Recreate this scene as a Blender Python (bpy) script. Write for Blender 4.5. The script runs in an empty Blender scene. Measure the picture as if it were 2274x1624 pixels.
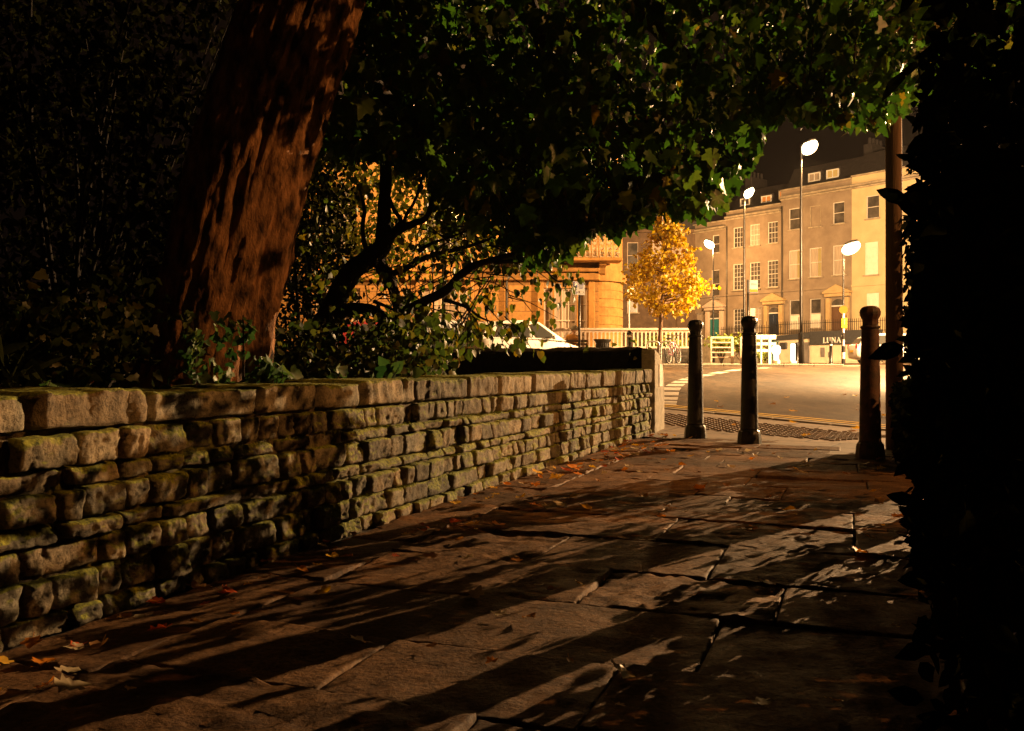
import bpy, math, random
import numpy as np
from mathutils import Vector, noise, Matrix

R = random.Random(7)
NR = np.random.RandomState(7)
sc = bpy.context.scene
C = sc.collection
F = 2000.0
CAM_H = 0.66
PI = math.pi

def gz(Y):
    """height of the street above the path: the road climbs gently away from the path"""
    if Y < 9: return 0.0
    if Y < 30: return (Y - 9) * 0.0333
    return 0.70 + min(Y - 30, 60) * 0.0075

def P(x, y, Y):
    return Vector(((x - 1137) / F * Y, Y, CAM_H - (y - 815) / F * Y))

# ------------------------------------------------------------------ materials
def new_mat(name):
    m = bpy.data.materials.new(name); m.use_nodes = True
    nt = m.node_tree; nt.nodes.clear()
    out = nt.nodes.new('ShaderNodeOutputMaterial')
    return m, nt, out

def ramp(nt, fac, stops):
    r = nt.nodes.new('ShaderNodeValToRGB')
    el = r.color_ramp.elements
    while len(el) < len(stops): el.new(0.5)
    for e, (p, c) in zip(el, stops):
        e.position = p; e.color = (*c, 1)
    nt.links.new(fac, r.inputs[0])
    return r.outputs[0]

def noise_tex(nt, scale, detail=6, rough=.6, vec=None, dist=0):
    n = nt.nodes.new('ShaderNodeTexNoise')
    n.inputs['Scale'].default_value = scale; n.inputs['Detail'].default_value = detail
    n.inputs['Roughness'].default_value = rough; n.inputs['Distortion'].default_value = dist
    if vec: nt.links.new(vec, n.inputs['Vector'])
    return n.outputs['Fac']

def coords(nt, scale=(1, 1, 1), kind='Object', rot=(0, 0, 0)):
    tc = nt.nodes.new('ShaderNodeTexCoord'); mp = nt.nodes.new('ShaderNodeMapping')
    mp.inputs['Scale'].default_value = scale; mp.inputs['Rotation'].default_value = rot
    nt.links.new(tc.outputs[kind], mp.inputs[0])
    return mp.outputs[0]

def mixc(nt, fac, a, b, mode='MIX'):
    m = nt.nodes.new('ShaderNodeMix'); m.data_type = 'RGBA'; m.blend_type = mode
    for sock, v in ((m.inputs[0], fac), (m.inputs[6], a), (m.inputs[7], b)):
        if hasattr(v, 'is_linked'): nt.links.new(v, sock)
        elif isinstance(v, (int, float)): sock.default_value = v
        else: sock.default_value = (*v, 1)
    return m.outputs[2]

def math_n(nt, op, a, b=0.0):
    m = nt.nodes.new('ShaderNodeMath'); m.operation = op
    for s, v in ((m.inputs[0], a), (m.inputs[1], b)):
        if hasattr(v, 'is_linked'): nt.links.new(v, s)
        else: s.default_value = v
    return m.outputs[0]

def mat(name, c1, c2=None, scale=6, rough=.8, bump=0, bscale=30, metal=0, spec=.3, stretch=(1, 1, 1), bdist=.02, island=0, lo=.35, hi=.65):
    m, nt, out = new_mat(name)
    b = nt.nodes.new('ShaderNodeBsdfPrincipled')
    b.inputs['Roughness'].default_value = rough; b.inputs['Metallic'].default_value = metal
    b.inputs['Specular IOR Level'].default_value = spec
    vec = coords(nt, stretch)
    if c2:
        col = ramp(nt, noise_tex(nt, scale, vec=vec), [(lo, c1), (hi, c2)])
        if island:
            g = nt.nodes.new('ShaderNodeNewGeometry')
            k = nt.nodes.new('ShaderNodeMapRange')
            k.inputs[3].default_value = 1 - island; k.inputs[4].default_value = 1 + island
            nt.links.new(g.outputs['Random Per Island'], k.inputs[0])
            hs = nt.nodes.new('ShaderNodeHueSaturation')
            nt.links.new(col, hs.inputs['Color']); nt.links.new(k.outputs[0], hs.inputs['Value'])
            col = hs.outputs[0]
        nt.links.new(col, b.inputs['Base Color'])
    else:
        b.inputs['Base Color'].default_value = (*c1, 1)
    if bump:
        bp = nt.nodes.new('ShaderNodeBump'); bp.inputs['Strength'].default_value = bump
        bp.inputs['Distance'].default_value = bdist
        nt.links.new(noise_tex(nt, bscale, 8, .65, vec), bp.inputs['Height'])
        nt.links.new(bp.outputs[0], b.inputs['Normal'])
    nt.links.new(b.outputs[0], out.inputs[0])
    return m

def emit(name, col, strength):
    m, nt, out = new_mat(name)
    e = nt.nodes.new('ShaderNodeEmission')
    e.inputs[0].default_value = (*col, 1); e.inputs[1].default_value = strength
    nt.links.new(e.outputs[0], out.inputs[0])
    return m

def leaf_mat(name, stops, trans=.45, rough=.45, spec=.35):
    """leaf: colour from a random value per leaf, light shines through"""
    m, nt, out = new_mat(name)
    g = nt.nodes.new('ShaderNodeNewGeometry')
    col = ramp(nt, g.outputs['Random Per Island'], stops)
    n = noise_tex(nt, 60, 3, .6, coords(nt))
    col = mixc(nt, math_n(nt, 'MULTIPLY', n, .55), col, (.02, .02, .005), 'MIX')
    b = nt.nodes.new('ShaderNodeBsdfPrincipled'); b.inputs['Roughness'].default_value = rough
    b.inputs['Specular IOR Level'].default_value = spec
    t = nt.nodes.new('ShaderNodeBsdfTranslucent')
    mx = nt.nodes.new('ShaderNodeMixShader'); mx.inputs[0].default_value = trans
    nt.links.new(col, b.inputs['Base Color'])
    hs = nt.nodes.new('ShaderNodeHueSaturation'); hs.inputs['Value'].default_value = 1.5
    hs.inputs['Saturation'].default_value = 1.1
    nt.links.new(col, hs.inputs['Color']); nt.links.new(hs.outputs[0], t.inputs[0])
    nt.links.new(b.outputs[0], mx.inputs[1]); nt.links.new(t.outputs[0], mx.inputs[2])
    nt.links.new(mx.outputs[0], out.inputs[0])
    return m

def stone_mat(name, dark, light, moss=.5, scale=4):
    m, nt, out = new_mat(name)
    b = nt.nodes.new('ShaderNodeBsdfPrincipled'); b.inputs['Roughness'].default_value = .82
    b.inputs['Specular IOR Level'].default_value = .25
    vec = coords(nt)
    g = nt.nodes.new('ShaderNodeNewGeometry')
    base = ramp(nt, noise_tex(nt, scale * 4, 8, .7, vec), [(.32, dark), (.68, light)])
    rnd = g.outputs['Random Per Island']
    tint = ramp(nt, math_n(nt, 'FRACT', math_n(nt, 'MULTIPLY', rnd, 17.3)), [(0, (1.0, .86, .66)), (.35, (.95, .95, .92)), (.7, (1.08, .92, .74)), (1, (.8, .8, .74))])
    base = mixc(nt, 1, base, tint, 'MULTIPLY')
    k = nt.nodes.new('ShaderNodeMapRange'); k.inputs[3].default_value = .5; k.inputs[4].default_value = 1.3
    nt.links.new(rnd, k.inputs[0])
    hs = nt.nodes.new('ShaderNodeHueSaturation')
    nt.links.new(base, hs.inputs['Color']); nt.links.new(k.outputs[0], hs.inputs['Value'])
    col = hs.outputs[0]
    # pits: dark weathering specks
    sp = ramp(nt, noise_tex(nt, 75, 4, .7, vec), [(.34, (.25, .24, .22)), (.5, (1, 1, 1))])
    col = mixc(nt, .8, col, sp, 'MULTIPLY')
    if moss:
        sep = nt.nodes.new('ShaderNodeSeparateXYZ'); nt.links.new(g.outputs['Normal'], sep.inputs[0])
        up = math_n(nt, 'MULTIPLY', sep.outputs[2], .55)
        nz = math_n(nt, 'ADD', noise_tex(nt, 2.2, 5, .65, vec), up)
        nz = math_n(nt, 'ADD', nz, math_n(nt, 'MULTIPLY', noise_tex(nt, 40, 4, .6, vec), .22))
        fac = ramp(nt, nz, [(.76 - .08 * moss, (0, 0, 0)), (.96 - .1 * moss, (1, 1, 1))])
        mc = ramp(nt, noise_tex(nt, 90, 3, .6, vec), [(.35, (.05, .06, .01)), (.65, (.24, .25, .025))])
        col = mixc(nt, fac, col, mc)
    nt.links.new(col, b.inputs['Base Color'])
    bp = nt.nodes.new('ShaderNodeBump'); bp.inputs['Strength'].default_value = .9; bp.inputs['Distance'].default_value = .012
    h = math_n(nt, 'ADD', noise_tex(nt, 38, 9, .7, vec), math_n(nt, 'MULTIPLY', noise_tex(nt, 130, 5, .7, vec), .5))
    nt.links.new(h, bp.inputs['Height']); nt.links.new(bp.outputs[0], b.inputs['Normal'])
    nt.links.new(b.outputs[0], out.inputs[0])
    return m

MAT = {}
MAT['rubble'] = stone_mat('rubble_stone', (.09, .082, .064), (.28, .25, .19), .7)
MAT['coping'] = stone_mat('coping_stone', (.10, .09, .07), (.29, .255, .19), .15, 3)
MAT['mortar'] = stone_mat('mossy_mortar', (.03, .026, .016), (.12, .10, .06), .9, 6)
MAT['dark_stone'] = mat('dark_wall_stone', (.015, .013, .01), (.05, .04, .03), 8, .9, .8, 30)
MAT['pale_stone'] = mat('pale_slab', (.17, .155, .12), (.32, .29, .23), 12, .8, .4, 60)
MAT['white'] = mat('white_paint', (.54, .52, .48), (.64, .62, .58), 10, .5, .05, 40)
MAT['sashpaint'] = mat('aged_sash_paint', (.50, .46, .40), (.62, .57, .50), 6, .6, .1, 30)
MAT['cream'] = mat('cream_paint', (.42, .33, .255), (.50, .40, .31), 8, .55, .1, 40)
MAT['iron'] = mat('black_painted_iron', (.005, .005, .005), (.022, .014, .010), 9, .36, .25, 70, spec=.45, lo=.45, hi=.8)
MAT['steel'] = mat('galvanised_steel', (.28, .27, .25), (.36, .35, .33), 20, .4, .05, 60, metal=.7)
MAT['darkpole'] = mat('dark_lamp_post', (.008, .007, .006), (.02, .017, .014), 12, .35, .1, 50, spec=.4)
MAT['wood'] = mat('weathered_pole', (.10, .06, .035), (.17, .10, .06), 10, .85, .6, 40, stretch=(1, 1, .1))
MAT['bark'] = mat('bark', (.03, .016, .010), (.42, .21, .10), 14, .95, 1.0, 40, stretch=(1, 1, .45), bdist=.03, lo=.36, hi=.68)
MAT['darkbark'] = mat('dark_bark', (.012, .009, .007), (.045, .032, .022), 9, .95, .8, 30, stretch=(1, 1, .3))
MAT['shadebark'] = mat('shade_bark', (.004, .003, .0025), (.012, .009, .007), 9, .95, .6, 30)  # dark bark blackened further, shade put into the stem colour
MAT['soil'] = mat('soil', (.012, .009, .006), (.035, .025, .015), 6, .95, .8, 25)
MAT['ground'] = mat('earth', (.02, .017, .013), (.045, .038, .028), 3, .95, .5, 20)

def flag_mat():
    m, nt, out = new_mat('flagstone')
    b = nt.nodes.new('ShaderNodeBsdfPrincipled'); b.inputs['Specular IOR Level'].default_value = .1
    vec = coords(nt); vs = coords(nt, (1, 1.5, 1), rot=(0, 0, math.radians(20)))
    g = nt.nodes.new('ShaderNodeNewGeometry')
    base = ramp(nt, noise_tex(nt, 5, 8, .65, vec), [(.3, (.055, .027, .012)), (.7, (.20, .105, .046))])
    k = nt.nodes.new('ShaderNodeMapRange'); k.inputs[3].default_value = .65; k.inputs[4].default_value = 1.3
    nt.links.new(g.outputs['Random Per Island'], k.inputs[0])
    hs = nt.nodes.new('ShaderNodeHueSaturation'); nt.links.new(base, hs.inputs['Color']); nt.links.new(k.outputs[0], hs.inputs['Value'])
    nt.links.new(mixc(nt, .7, hs.outputs[0], ramp(nt, noise_tex(nt, 70, 4, .7, vec), [(.36, (.25, .22, .2)), (.58, (1.1, 1.1, 1.1))]), 'MULTIPLY'), b.inputs['Base Color'])
    nt.links.new(ramp(nt, noise_tex(nt, 9, 5, .6, vec), [(.35, (.55,) * 3), (.7, (.85,) * 3)]), b.inputs['Roughness'])
    bp = nt.nodes.new('ShaderNodeBump'); bp.inputs['Strength'].default_value = .9; bp.inputs['Distance'].default_value = .012
    h = math_n(nt, 'ADD', noise_tex(nt, 14, 10, .68, vs), math_n(nt, 'MULTIPLY', noise_tex(nt, 80, 6, .7, vec), .35))
    nt.links.new(h, bp.inputs['Height']); nt.links.new(bp.outputs[0], b.inputs['Normal'])
    nt.links.new(b.outputs[0], out.inputs[0])
    return m
MAT['flag'] = flag_mat()

def brick_paving(name, c1, c2, mortar, scale, bw, rh, rot, rough=.7):
    m, nt, out = new_mat(name)
    b = nt.nodes.new('ShaderNodeBsdfPrincipled'); b.inputs['Roughness'].default_value = rough
    vec = coords(nt, (1, 1, 1), rot=(0, 0, rot))
    br = nt.nodes.new('ShaderNodeTexBrick'); br.inputs['Scale'].default_value = scale
    br.inputs['Color1'].default_value = (*c1, 1); br.inputs['Color2'].default_value = (*c2, 1); br.inputs['Mortar'].default_value = (*mortar, 1)
    br.inputs['Brick Width'].default_value = bw; br.inputs['Row Height'].default_value = rh; br.inputs['Mortar Size'].default_value = .012
    nt.links.new(vec, br.inputs['Vector'])
    n = ramp(nt, noise_tex(nt, 9, 6, .7, vec), [(.3, (.6, .6, .6)), (.7, (1.1, 1.1, 1.1))])
    nt.links.new(mixc(nt, 1, br.outputs[0], n, 'MULTIPLY'), b.inputs['Base Color'])
    bp = nt.nodes.new('ShaderNodeBump'); bp.inputs['Strength'].default_value = .6; bp.inputs['Distance'].default_value = .006
    h = math_n(nt, 'SUBTRACT', math_n(nt, 'MULTIPLY', noise_tex(nt, 30, 8, .7, vec), .6), br.outputs['Fac'])
    nt.links.new(h, bp.inputs['Height']); nt.links.new(bp.outputs[0], b.inputs['Normal'])
    nt.links.new(b.outputs[0], out.inputs[0])
    return m

MAT['apron'] = brick_paving('apron_slabs', (.20, .15, .11), (.27, .20, .145), (.04, .03, .02), 1.0, .62, .45, math.radians(33))
MAT['pave'] = brick_paving('pavement_slabs', (.23, .18, .13), (.28, .22, .16), (.08, .06, .045), 1.0, .9, .6, 0)

def asphalt():
    m, nt, out = new_mat('asphalt')
    b = nt.nodes.new('ShaderNodeBsdfPrincipled'); b.inputs['Specular IOR Level'].default_value = .2
    vec = coords(nt); vs = coords(nt, (1, .35, 1), rot=(0, 0, math.radians(-40)))
    col = ramp(nt, noise_tex(nt, .45, 6, .6, vs), [(.40, (.050, .031, .017)), (.60, (.125, .080, .044))])
    col = mixc(nt, .75, col, ramp(nt, noise_tex(nt, 60, 4, .8, vec), [(.3, (.45, .45, .45)), (.7, (1.3, 1.3, 1.3))]), 'MULTIPLY')
    col = mixc(nt, .8, col, ramp(nt, noise_tex(nt, 3.2, 7, .7, vs, 1.2), [(.40, (.42, .38, .34)), (.58, (1.2, 1.15, 1.08))]), 'MULTIPLY')
    col = mixc(nt, .7, col, ramp(nt, noise_tex(nt, 14, 5, .75, vec), [(.36, (.5, .5, .5)), (.62, (1.25, 1.25, 1.25))]), 'MULTIPLY')
    nt.links.new(col, b.inputs['Base Color'])
    nt.links.new(ramp(nt, noise_tex(nt, .7, 5, .6, vs), [(.3, (.5,) * 3), (.7, (.75,) * 3)]), b.inputs['Roughness'])
    bp = nt.nodes.new('ShaderNodeBump'); bp.inputs['Strength'].default_value = .8; bp.inputs['Distance'].default_value = .01
    nt.links.new(noise_tex(nt, 70, 6, .7, vec), bp.inputs['Height']); nt.links.new(bp.outputs[0], b.inputs['Normal'])
    nt.links.new(b.outputs[0], out.inputs[0])
    return m
MAT['asphalt'] = asphalt()
MAT['ashlar'] = brick_paving('amber_ashlar', (.255, .125, .024), (.31, .155, .033), (.12, .055, .014), 1.0, 1.1, .42, 0, .85)
# the ashlar runs in the vertical plane: swap axes
def _vert(m):
    for n in m.node_tree.nodes:
        if n.type == 'MAPPING': n.inputs['Rotation'].default_value = (PI / 2, 0, 0)
_vert(MAT['ashlar'])
MAT['ashlar_plain'] = mat('amber_stone', (.21, .10, .02), (.31, .155, .036), 3, .85, .25, 30)
MAT['limestone'] = mat('grey_limestone', (.175, .132, .095), (.25, .195, .14), .9, .9, .35, 14)
MAT['limestone2'] = mat('brown_limestone', (.175, .132, .092), (.245, .188, .132), 1.1, .9, .35, 14)
MAT['limestone_trim'] = mat('limestone_trim', (.20, .165, .12), (.36, .30, .21), 2.5, .9, .3, 20)
MAT['yellow_render'] = mat('yellow_render', (.45, .345, .195), (.51, .40, .23), 1.2, .85, .15, 20)
MAT['pediment'] = mat('golden_stone', (.36, .25, .12), (.45, .32, .16), 3, .85, .2, 20)
MAT['brick'] = mat('dark_brick', (.07, .045, .03), (.12, .08, .05), 2, .9, .3, 20)
MAT['slate'] = mat('slate_roof', (.012, .010, .010), (.024, .02, .019), 5, .7, .3, 20)
MAT['redtile'] = mat('red_chimney', (.22, .07, .035), (.3, .1, .05), 5, .8, .2, 20)
MAT['glass'] = mat('dark_window_glass', (.03, .027, .024), (.10, .085, .07), 1.3, .12, 0, spec=.6)
MAT['curtain'] = mat('net_curtain_glass', (.20, .165, .13), (.38, .31, .24), 3, .5, 0, stretch=(9, 9, .3))
MAT['blind'] = mat('white_shutter', (.62, .58, .50), (.70, .66, .58), 4, .6, .1, 20)
MAT['lit'] = emit('lit_window', (1.0, .26, .035), .85)
MAT['lit2'] = emit('lit_window_pale', (1.0, .48, .10), .75)
MAT['fascia'] = mat('charcoal_fascia', (.035, .035, .037), (.05, .05, .052), 6, .5, .05, 30)
MAT['shopwall'] = mat('shop_cream', (.62, .53, .38), (.72, .62, .45), 2, .6, .1, 20)
MAT['shopglass'] = mat('shop_glass', (.16, .14, .13), (.26, .22, .2), 1.5, .2, 0, spec=.6)
MAT['letter'] = mat('white_lettering', (.8, .77, .7))
MAT['blue'] = mat('sign_blue', (.02, .03, .22))
MAT['ink'] = mat('sign_ink', (.12, .12, .16))
MAT['orange'] = mat('sign_orange', (.75, .16, .02))
MAT['yellow'] = mat('sign_yellow', (.8, .5, .02))
MAT['red'] = mat('sign_red', (.45, .04, .03))
MAT['teal'] = mat('teal_door', (.02, .14, .15), rough=.4)
MAT['bluedoor'] = mat('blue_black_door', (.015, .022, .04), rough=.35)
MAT['brown'] = mat('brown_door', (.10, .05, .025), rough=.5)
MAT['yline'] = mat('yellow_line_paint', (.60, .36, .05), (.85, .55, .08), 14, .7, .2, 60)
MAT['wline'] = mat('white_line_paint', (.35, .31, .26), (.62, .56, .48), 10, .7, .2, 60)
MAT['kerb'] = mat('kerb_stone', (.2, .165, .125), (.32, .27, .2), 6, .8, .3, 40)
MAT['setts'] = mat('tactile_setts', (.12, .08, .055), (.2, .14, .10), 9, .75, .3, 50, island=.3)
MAT['carwhite'] = mat('white_car_paint', (.74, .72, .68), rough=.22, spec=.6)
MAT['carsilver'] = mat('silver_car_paint', (.55, .54, .52), rough=.25, metal=.3, spec=.6)
MAT['carred'] = mat('dark_red_car_paint', (.22, .02, .018), rough=.25, spec=.6)
MAT['carglass'] = mat('car_glass', (.05, .05, .045), rough=.06, spec=.8)
MAT['tyre'] = mat('tyre_rubber', (.015, .015, .015), rough=.85)
MAT['taillight'] = mat('tail_light_plastic', (.5, .02, .015), rough=.25)
MAT['plate'] = mat('yellow_plate', (.75, .5, .05), rough=.4)
MAT['skin'] = mat('skin', (.45, .27, .18), rough=.6)
MAT['jacket'] = mat('tan_orange_jacket', (.42, .20, .045), (.5, .25, .06), 14, .85, .3, 40)
MAT['hat'] = mat('grey_knit_hat', (.16, .145, .11), (.22, .2, .155), 30, .95, .4, 90)
MAT['trousers'] = mat('dark_trousers', (.03, .028, .03), rough=.9)
MAT['bin'] = mat('black_litter_bin', (.006, .006, .005), (.018, .016, .013), 20, .5, .2, 40)
MAT['planks'] = mat('dark_bench_wood', (.045, .03, .018), (.08, .052, .03), 12, .7, .3, 40, stretch=(.2, 1, 1))
MAT['purple'] = mat('bicycle_paint', (.10, .03, .05), rough=.3, spec=.6)
MAT['lamp'] = emit('sodium_lamp_bowl', (1.0, .74, .40), 14)
MAT['globe'] = emit('amber_globe', (1.0, .34, .025), 1.9)
MAT['bollardlight'] = emit('lit_bollard', (1.0, .86, .62), 3.5)
MAT['screen_red'] = emit('red_tail_lamp', (1.0, .02, .01), 6)
MAT['curio'] = mat('dark_green_cabinet', (.012, .028, .018), rough=.5)

G = [(0, (.018, .060, .010)), (.5, (.042, .115, .017)), (.90, (.08, .12, .02)), (1, (.17, .12, .02))]
MAT['syc'] = leaf_mat('sycamore_leaf', G)
MAT['lime'] = leaf_mat('lime_leaf', [(0, (.03, .06, .012)), (.5, (.08, .12, .02)), (.85, (.16, .15, .025)), (1, (.25, .14, .02))])
MAT['bush'] = leaf_mat('shrub_leaf', [(0, (.015, .035, .010)), (.6, (.04, .07, .015)), (1, (.10, .09, .02))])
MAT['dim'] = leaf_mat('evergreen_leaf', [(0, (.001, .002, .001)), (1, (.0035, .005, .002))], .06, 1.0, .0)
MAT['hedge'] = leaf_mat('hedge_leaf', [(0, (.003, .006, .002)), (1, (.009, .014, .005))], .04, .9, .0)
MAT['ivy'] = leaf_mat('ivy_leaf', [(0, (.02, .07, .02)), (.6, (.06, .13, .035)), (1, (.16, .2, .06))], .3)
MAT['gold'] = leaf_mat('golden_leaf', [(0, (.36, .19, .010)), (.5, (.50, .33, .020)), (1, (.58, .44, .05))], .45, .5)
MAT['planter'] = leaf_mat('planter_leaf', [(0, (.10, .16, .02)), (1, (.3, .3, .04))], .4)
MAT['litter'] = leaf_mat('fallen_leaf', [(0, (.16, .06, .015)), (.4, (.38, .15, .025)), (.75, (.55, .30, .05)), (1, (.45, .36, .20))], .25, .45)
LEAFA = [leaf_mat('fallen_leaf_' + n, [(0, c), (1, tuple(min(1, v * 1.25) for v in c))], .25, .42) for n, c in
         (('orange', (.72, .24, .02)), ('amber', (.80, .45, .05)), ('brown', (.30, .14, .05)), ('buff', (.55, .43, .26)), ('red', (.50, .08, .02)))]
MAT['moss'] = leaf_mat('moss', [(0, (.07, .085, .012)), (1, (.24, .26, .03))], .3, .9, .1)

# ------------------------------------------------------------------ mesh builder
class MB:
    def __init__(s): s.v = []; s.f = []
    def add(s, vs, fs):
        o = len(s.v); s.v.extend([tuple(p) for p in vs]); s.f.extend([tuple(i + o for i in f) for f in fs]); return s
    def box(s, c, size, ax=None, bev=0.0):
        """box centred at c; ax: 3 unit axes"""
        ax = ax or (Vector((1, 0, 0)), Vector((0, 1, 0)), Vector((0, 0, 1)))
        c = Vector(c); h = [d / 2 for d in size]
        if bev <= 0:
            vs = [c + ax[0] * h[0] * i + ax[1] * h[1] * j + ax[2] * h[2] * k for k in (-1, 1) for j in (-1, 1) for i in (-1, 1)]
            return s.add(vs, [(0, 2, 3, 1), (4, 5, 7, 6), (0, 1, 5, 4), (2, 6, 7, 3), (0, 4, 6, 2), (1, 3, 7, 5)])
        b = min(bev, min(h) * .9)
        prof = [(h[0] - b, h[1]), (h[0], h[1] - b), (h[0], -h[1] + b), (h[0] - b, -h[1]), (-h[0] + b, -h[1]), (-h[0], -h[1] + b), (-h[0], h[1] - b), (-h[0] + b, h[1])]
        vs = []
        for z, sh in ((-h[2], b), (-h[2] + b, 0), (h[2] - b, 0), (h[2], b)):
            for x, y in prof:
                vs.append(c + ax[0] * (x - math.copysign(sh, x)) + ax[1] * (y - math.copysign(sh, y)) + ax[2] * z)
        fs = [tuple(range(7, -1, -1)), tuple(range(24, 32))]
        for r in range(3):
            for i in range(8):
                fs.append((r * 8 + i, r * 8 + (i + 1) % 8, r * 8 + 8 + (i + 1) % 8, r * 8 + 8 + i))
        return s.add(vs, [f[::-1] for f in fs])
    def tube(s, pts, rad, n=8, rough=0.0, cap=True, fl=0.0, nscale=3.0):
        pts = [Vector(p) for p in pts]
        if not hasattr(rad, '__len__'): rad = [rad] * len(pts)
        o = len(s.v); ref = None
        for i, p in enumerate(pts):
            t = (pts[min(i + 1, len(pts) - 1)] - pts[max(i - 1, 0)]).normalized()
            if ref is None: ref = t.orthogonal().normalized()
            ref = (ref - t * ref.dot(t)).normalized()
            bi = t.cross(ref)
            for k in range(n):
                a = 2 * PI * k / n
                d = ref * math.cos(a) + bi * math.sin(a)
                r = rad[i]
                if rough:
                    q = p + d * r
                    r *= 1 + rough * (noise.noise(q * nscale) + .6 * noise.noise(q * nscale * 3.1))
                if fl: r *= 1 + fl * math.sin(a * 5 + p.z * .8) + fl * .6 * math.sin(a * 9 - p.z * .5)
                s.v.append(tuple(p + d * r))
        for i in range(len(pts) - 1):
            for k in range(n):
                a, b = o + i * n + k, o + i * n + (k + 1) % n
                s.f.append((a, b, b + n, a + n))
        if cap:
            s.f.append(tuple(o + k for k in range(n - 1, -1, -1)))
            s.f.append(tuple(o + (len(pts) - 1) * n + k for k in range(n)))
        return s
    def lathe(s, prof, c=(0, 0, 0), n=20, sq=None, az=0.0):
        """prof: (radius, z) pairs; revolve about z"""
        c = Vector(c); o = len(s.v)
        for r, z in prof:
            for k in range(n):
                a = 2 * PI * k / n + az
                s.v.append((c.x + r * math.cos(a), c.y + r * math.sin(a), c.z + z))
        for i in range(len(prof) - 1):
            for k in range(n):
                a, b = o + i * n + k, o + i * n + (k + 1) % n
                s.f.append((a, b, b + n, a + n))
        s.f.append(tuple(o + k for k in range(n - 1, -1, -1)))
        s.f.append(tuple(o + (len(prof) - 1) * n + k for k in range(n)))
        return s
    def prism(s, poly, o, e, u, d):
        """poly: 2-D points in (e,u) plane at o, extruded by vector d"""
        o, e, u, d = Vector(o), Vector(e), Vector(u), Vector(d)
        n = len(poly)
        a = [o + e * x + u * y for x, y in poly]; b = [p + d for p in a]
        fs = [tuple(range(n)), tuple(range(2 * n - 1, n - 1, -1))]
        fs += [((i + 1) % n, i, n + i, n + (i + 1) % n) for i in range(n)]
        return s.add(a + b, fs)
    def grid(s, fn, nu, nv):
        o = len(s.v)
        for i in range(nu + 1):
            for j in range(nv + 1): s.v.append(tuple(fn(i / nu, j / nv)))
        for i in range(nu):
            for j in range(nv):
                a = o + i * (nv + 1) + j
                s.f.append((a, a + nv + 1, a + nv + 2, a + 1))
        return s
    def grid_at(s, fn, A, B_):
        o = len(s.v); m = len(B_)
        for a in A:
            for b in B_: s.v.append(tuple(fn(a, b)))
        for i in range(len(A) - 1):
            for j in range(m - 1):
                a = o + i * m + j
                s.f.append((a, a + m, a + m + 1, a + 1))
        return s
    def ell(s, c, r, ax=None, nu=12, nv=8):
        ax = ax or (Vector((1, 0, 0)), Vector((0, 1, 0)), Vector((0, 0, 1)))
        c = Vector(c); o = len(s.v)
        for j in range(nv + 1):
            th = PI * j / nv
            for i in range(nu):
                a = 2 * PI * i / nu
                s.v.append(tuple(c + ax[0] * r[0] * math.sin(th) * math.cos(a) + ax[1] * r[1] * math.sin(th) * math.sin(a) + ax[2] * r[2] * math.cos(th)))
        for j in range(nv):
            for i in range(nu):
                a, b = o + j * nu + i, o + j * nu + (i + 1) % nu
                s.f.append((a, a + nu, b + nu, b))
        return s
    def build(s, name, m, parent=None, smooth=False):
        me = bpy.data.meshes.new(name); me.from_pydata(s.v, [], s.f); me.materials.append(m)
        if smooth: me.polygons.foreach_set('use_smooth', [True] * len(me.polygons))
        me.update()
        o = bpy.data.objects.new(name, me); C.objects.link(o)
        if parent:
            o.parent = parent
            o.matrix_parent_inverse = Matrix.Identity(4)
            if parent.type == 'EMPTY' or True:
                # geometry is given in world space: shift into the parent's frame
                w = world_of(parent)
                me.transform(w.inverted())
        return o

def world_of(o):
    m = o.matrix_basis.copy()
    while o.parent:
        o = o.parent; m = o.matrix_basis @ m
    return m

def tag(o, label, cat, group=None):
    o['label'] = label; o['category'] = cat
    if group: o['group'] = group
    return o

def thing(name, label, cat, loc=(0, 0, 0), rz=0, group=None):
    o = bpy.data.objects.new(name, None); C.objects.link(o)
    o.location = loc; o.rotation_euler = (0, 0, rz); o.empty_display_size = .1
    return tag(o, label, cat, group)

def struct(o, kind='structure'):
    o['kind'] = kind; return o

def copy_tree(o, parent=None):
    c = o.copy(); C.objects.link(c)
    if parent: c.parent = parent
    for ch in list(o.children): copy_tree(ch, c)
    return c

def rings(L, res, e1, e2):
    n = max(3, int(L / res)); p = [0, e1 / L, e2 / L] + [(e2 * 2 + (L - 4 * e2) * i / n) / L for i in range(n + 1)] + [1 - e2 / L, 1 - e1 / L, 1]
    return p

def smoothpts(pts, rad, k=4):
    pts = [Vector(p) for p in pts]; out = []; ro = []
    for i in range(len(pts) - 1):
        p0 = pts[max(i - 1, 0)]; p1 = pts[i]; p2 = pts[i + 1]; p3 = pts[min(i + 2, len(pts) - 1)]
        for j in range(k):
            t = j / k
            out.append(.5 * ((2 * p1) + (p2 - p0) * t + (2 * p0 - 5 * p1 + 4 * p2 - p3) * t * t + (3 * p1 - p0 - 3 * p2 + p3) * t ** 3))
            ro.append(rad[i] + (rad[i + 1] - rad[i]) * t)
    out.append(pts[-1]); ro.append(rad[-1])
    return out, ro

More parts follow.
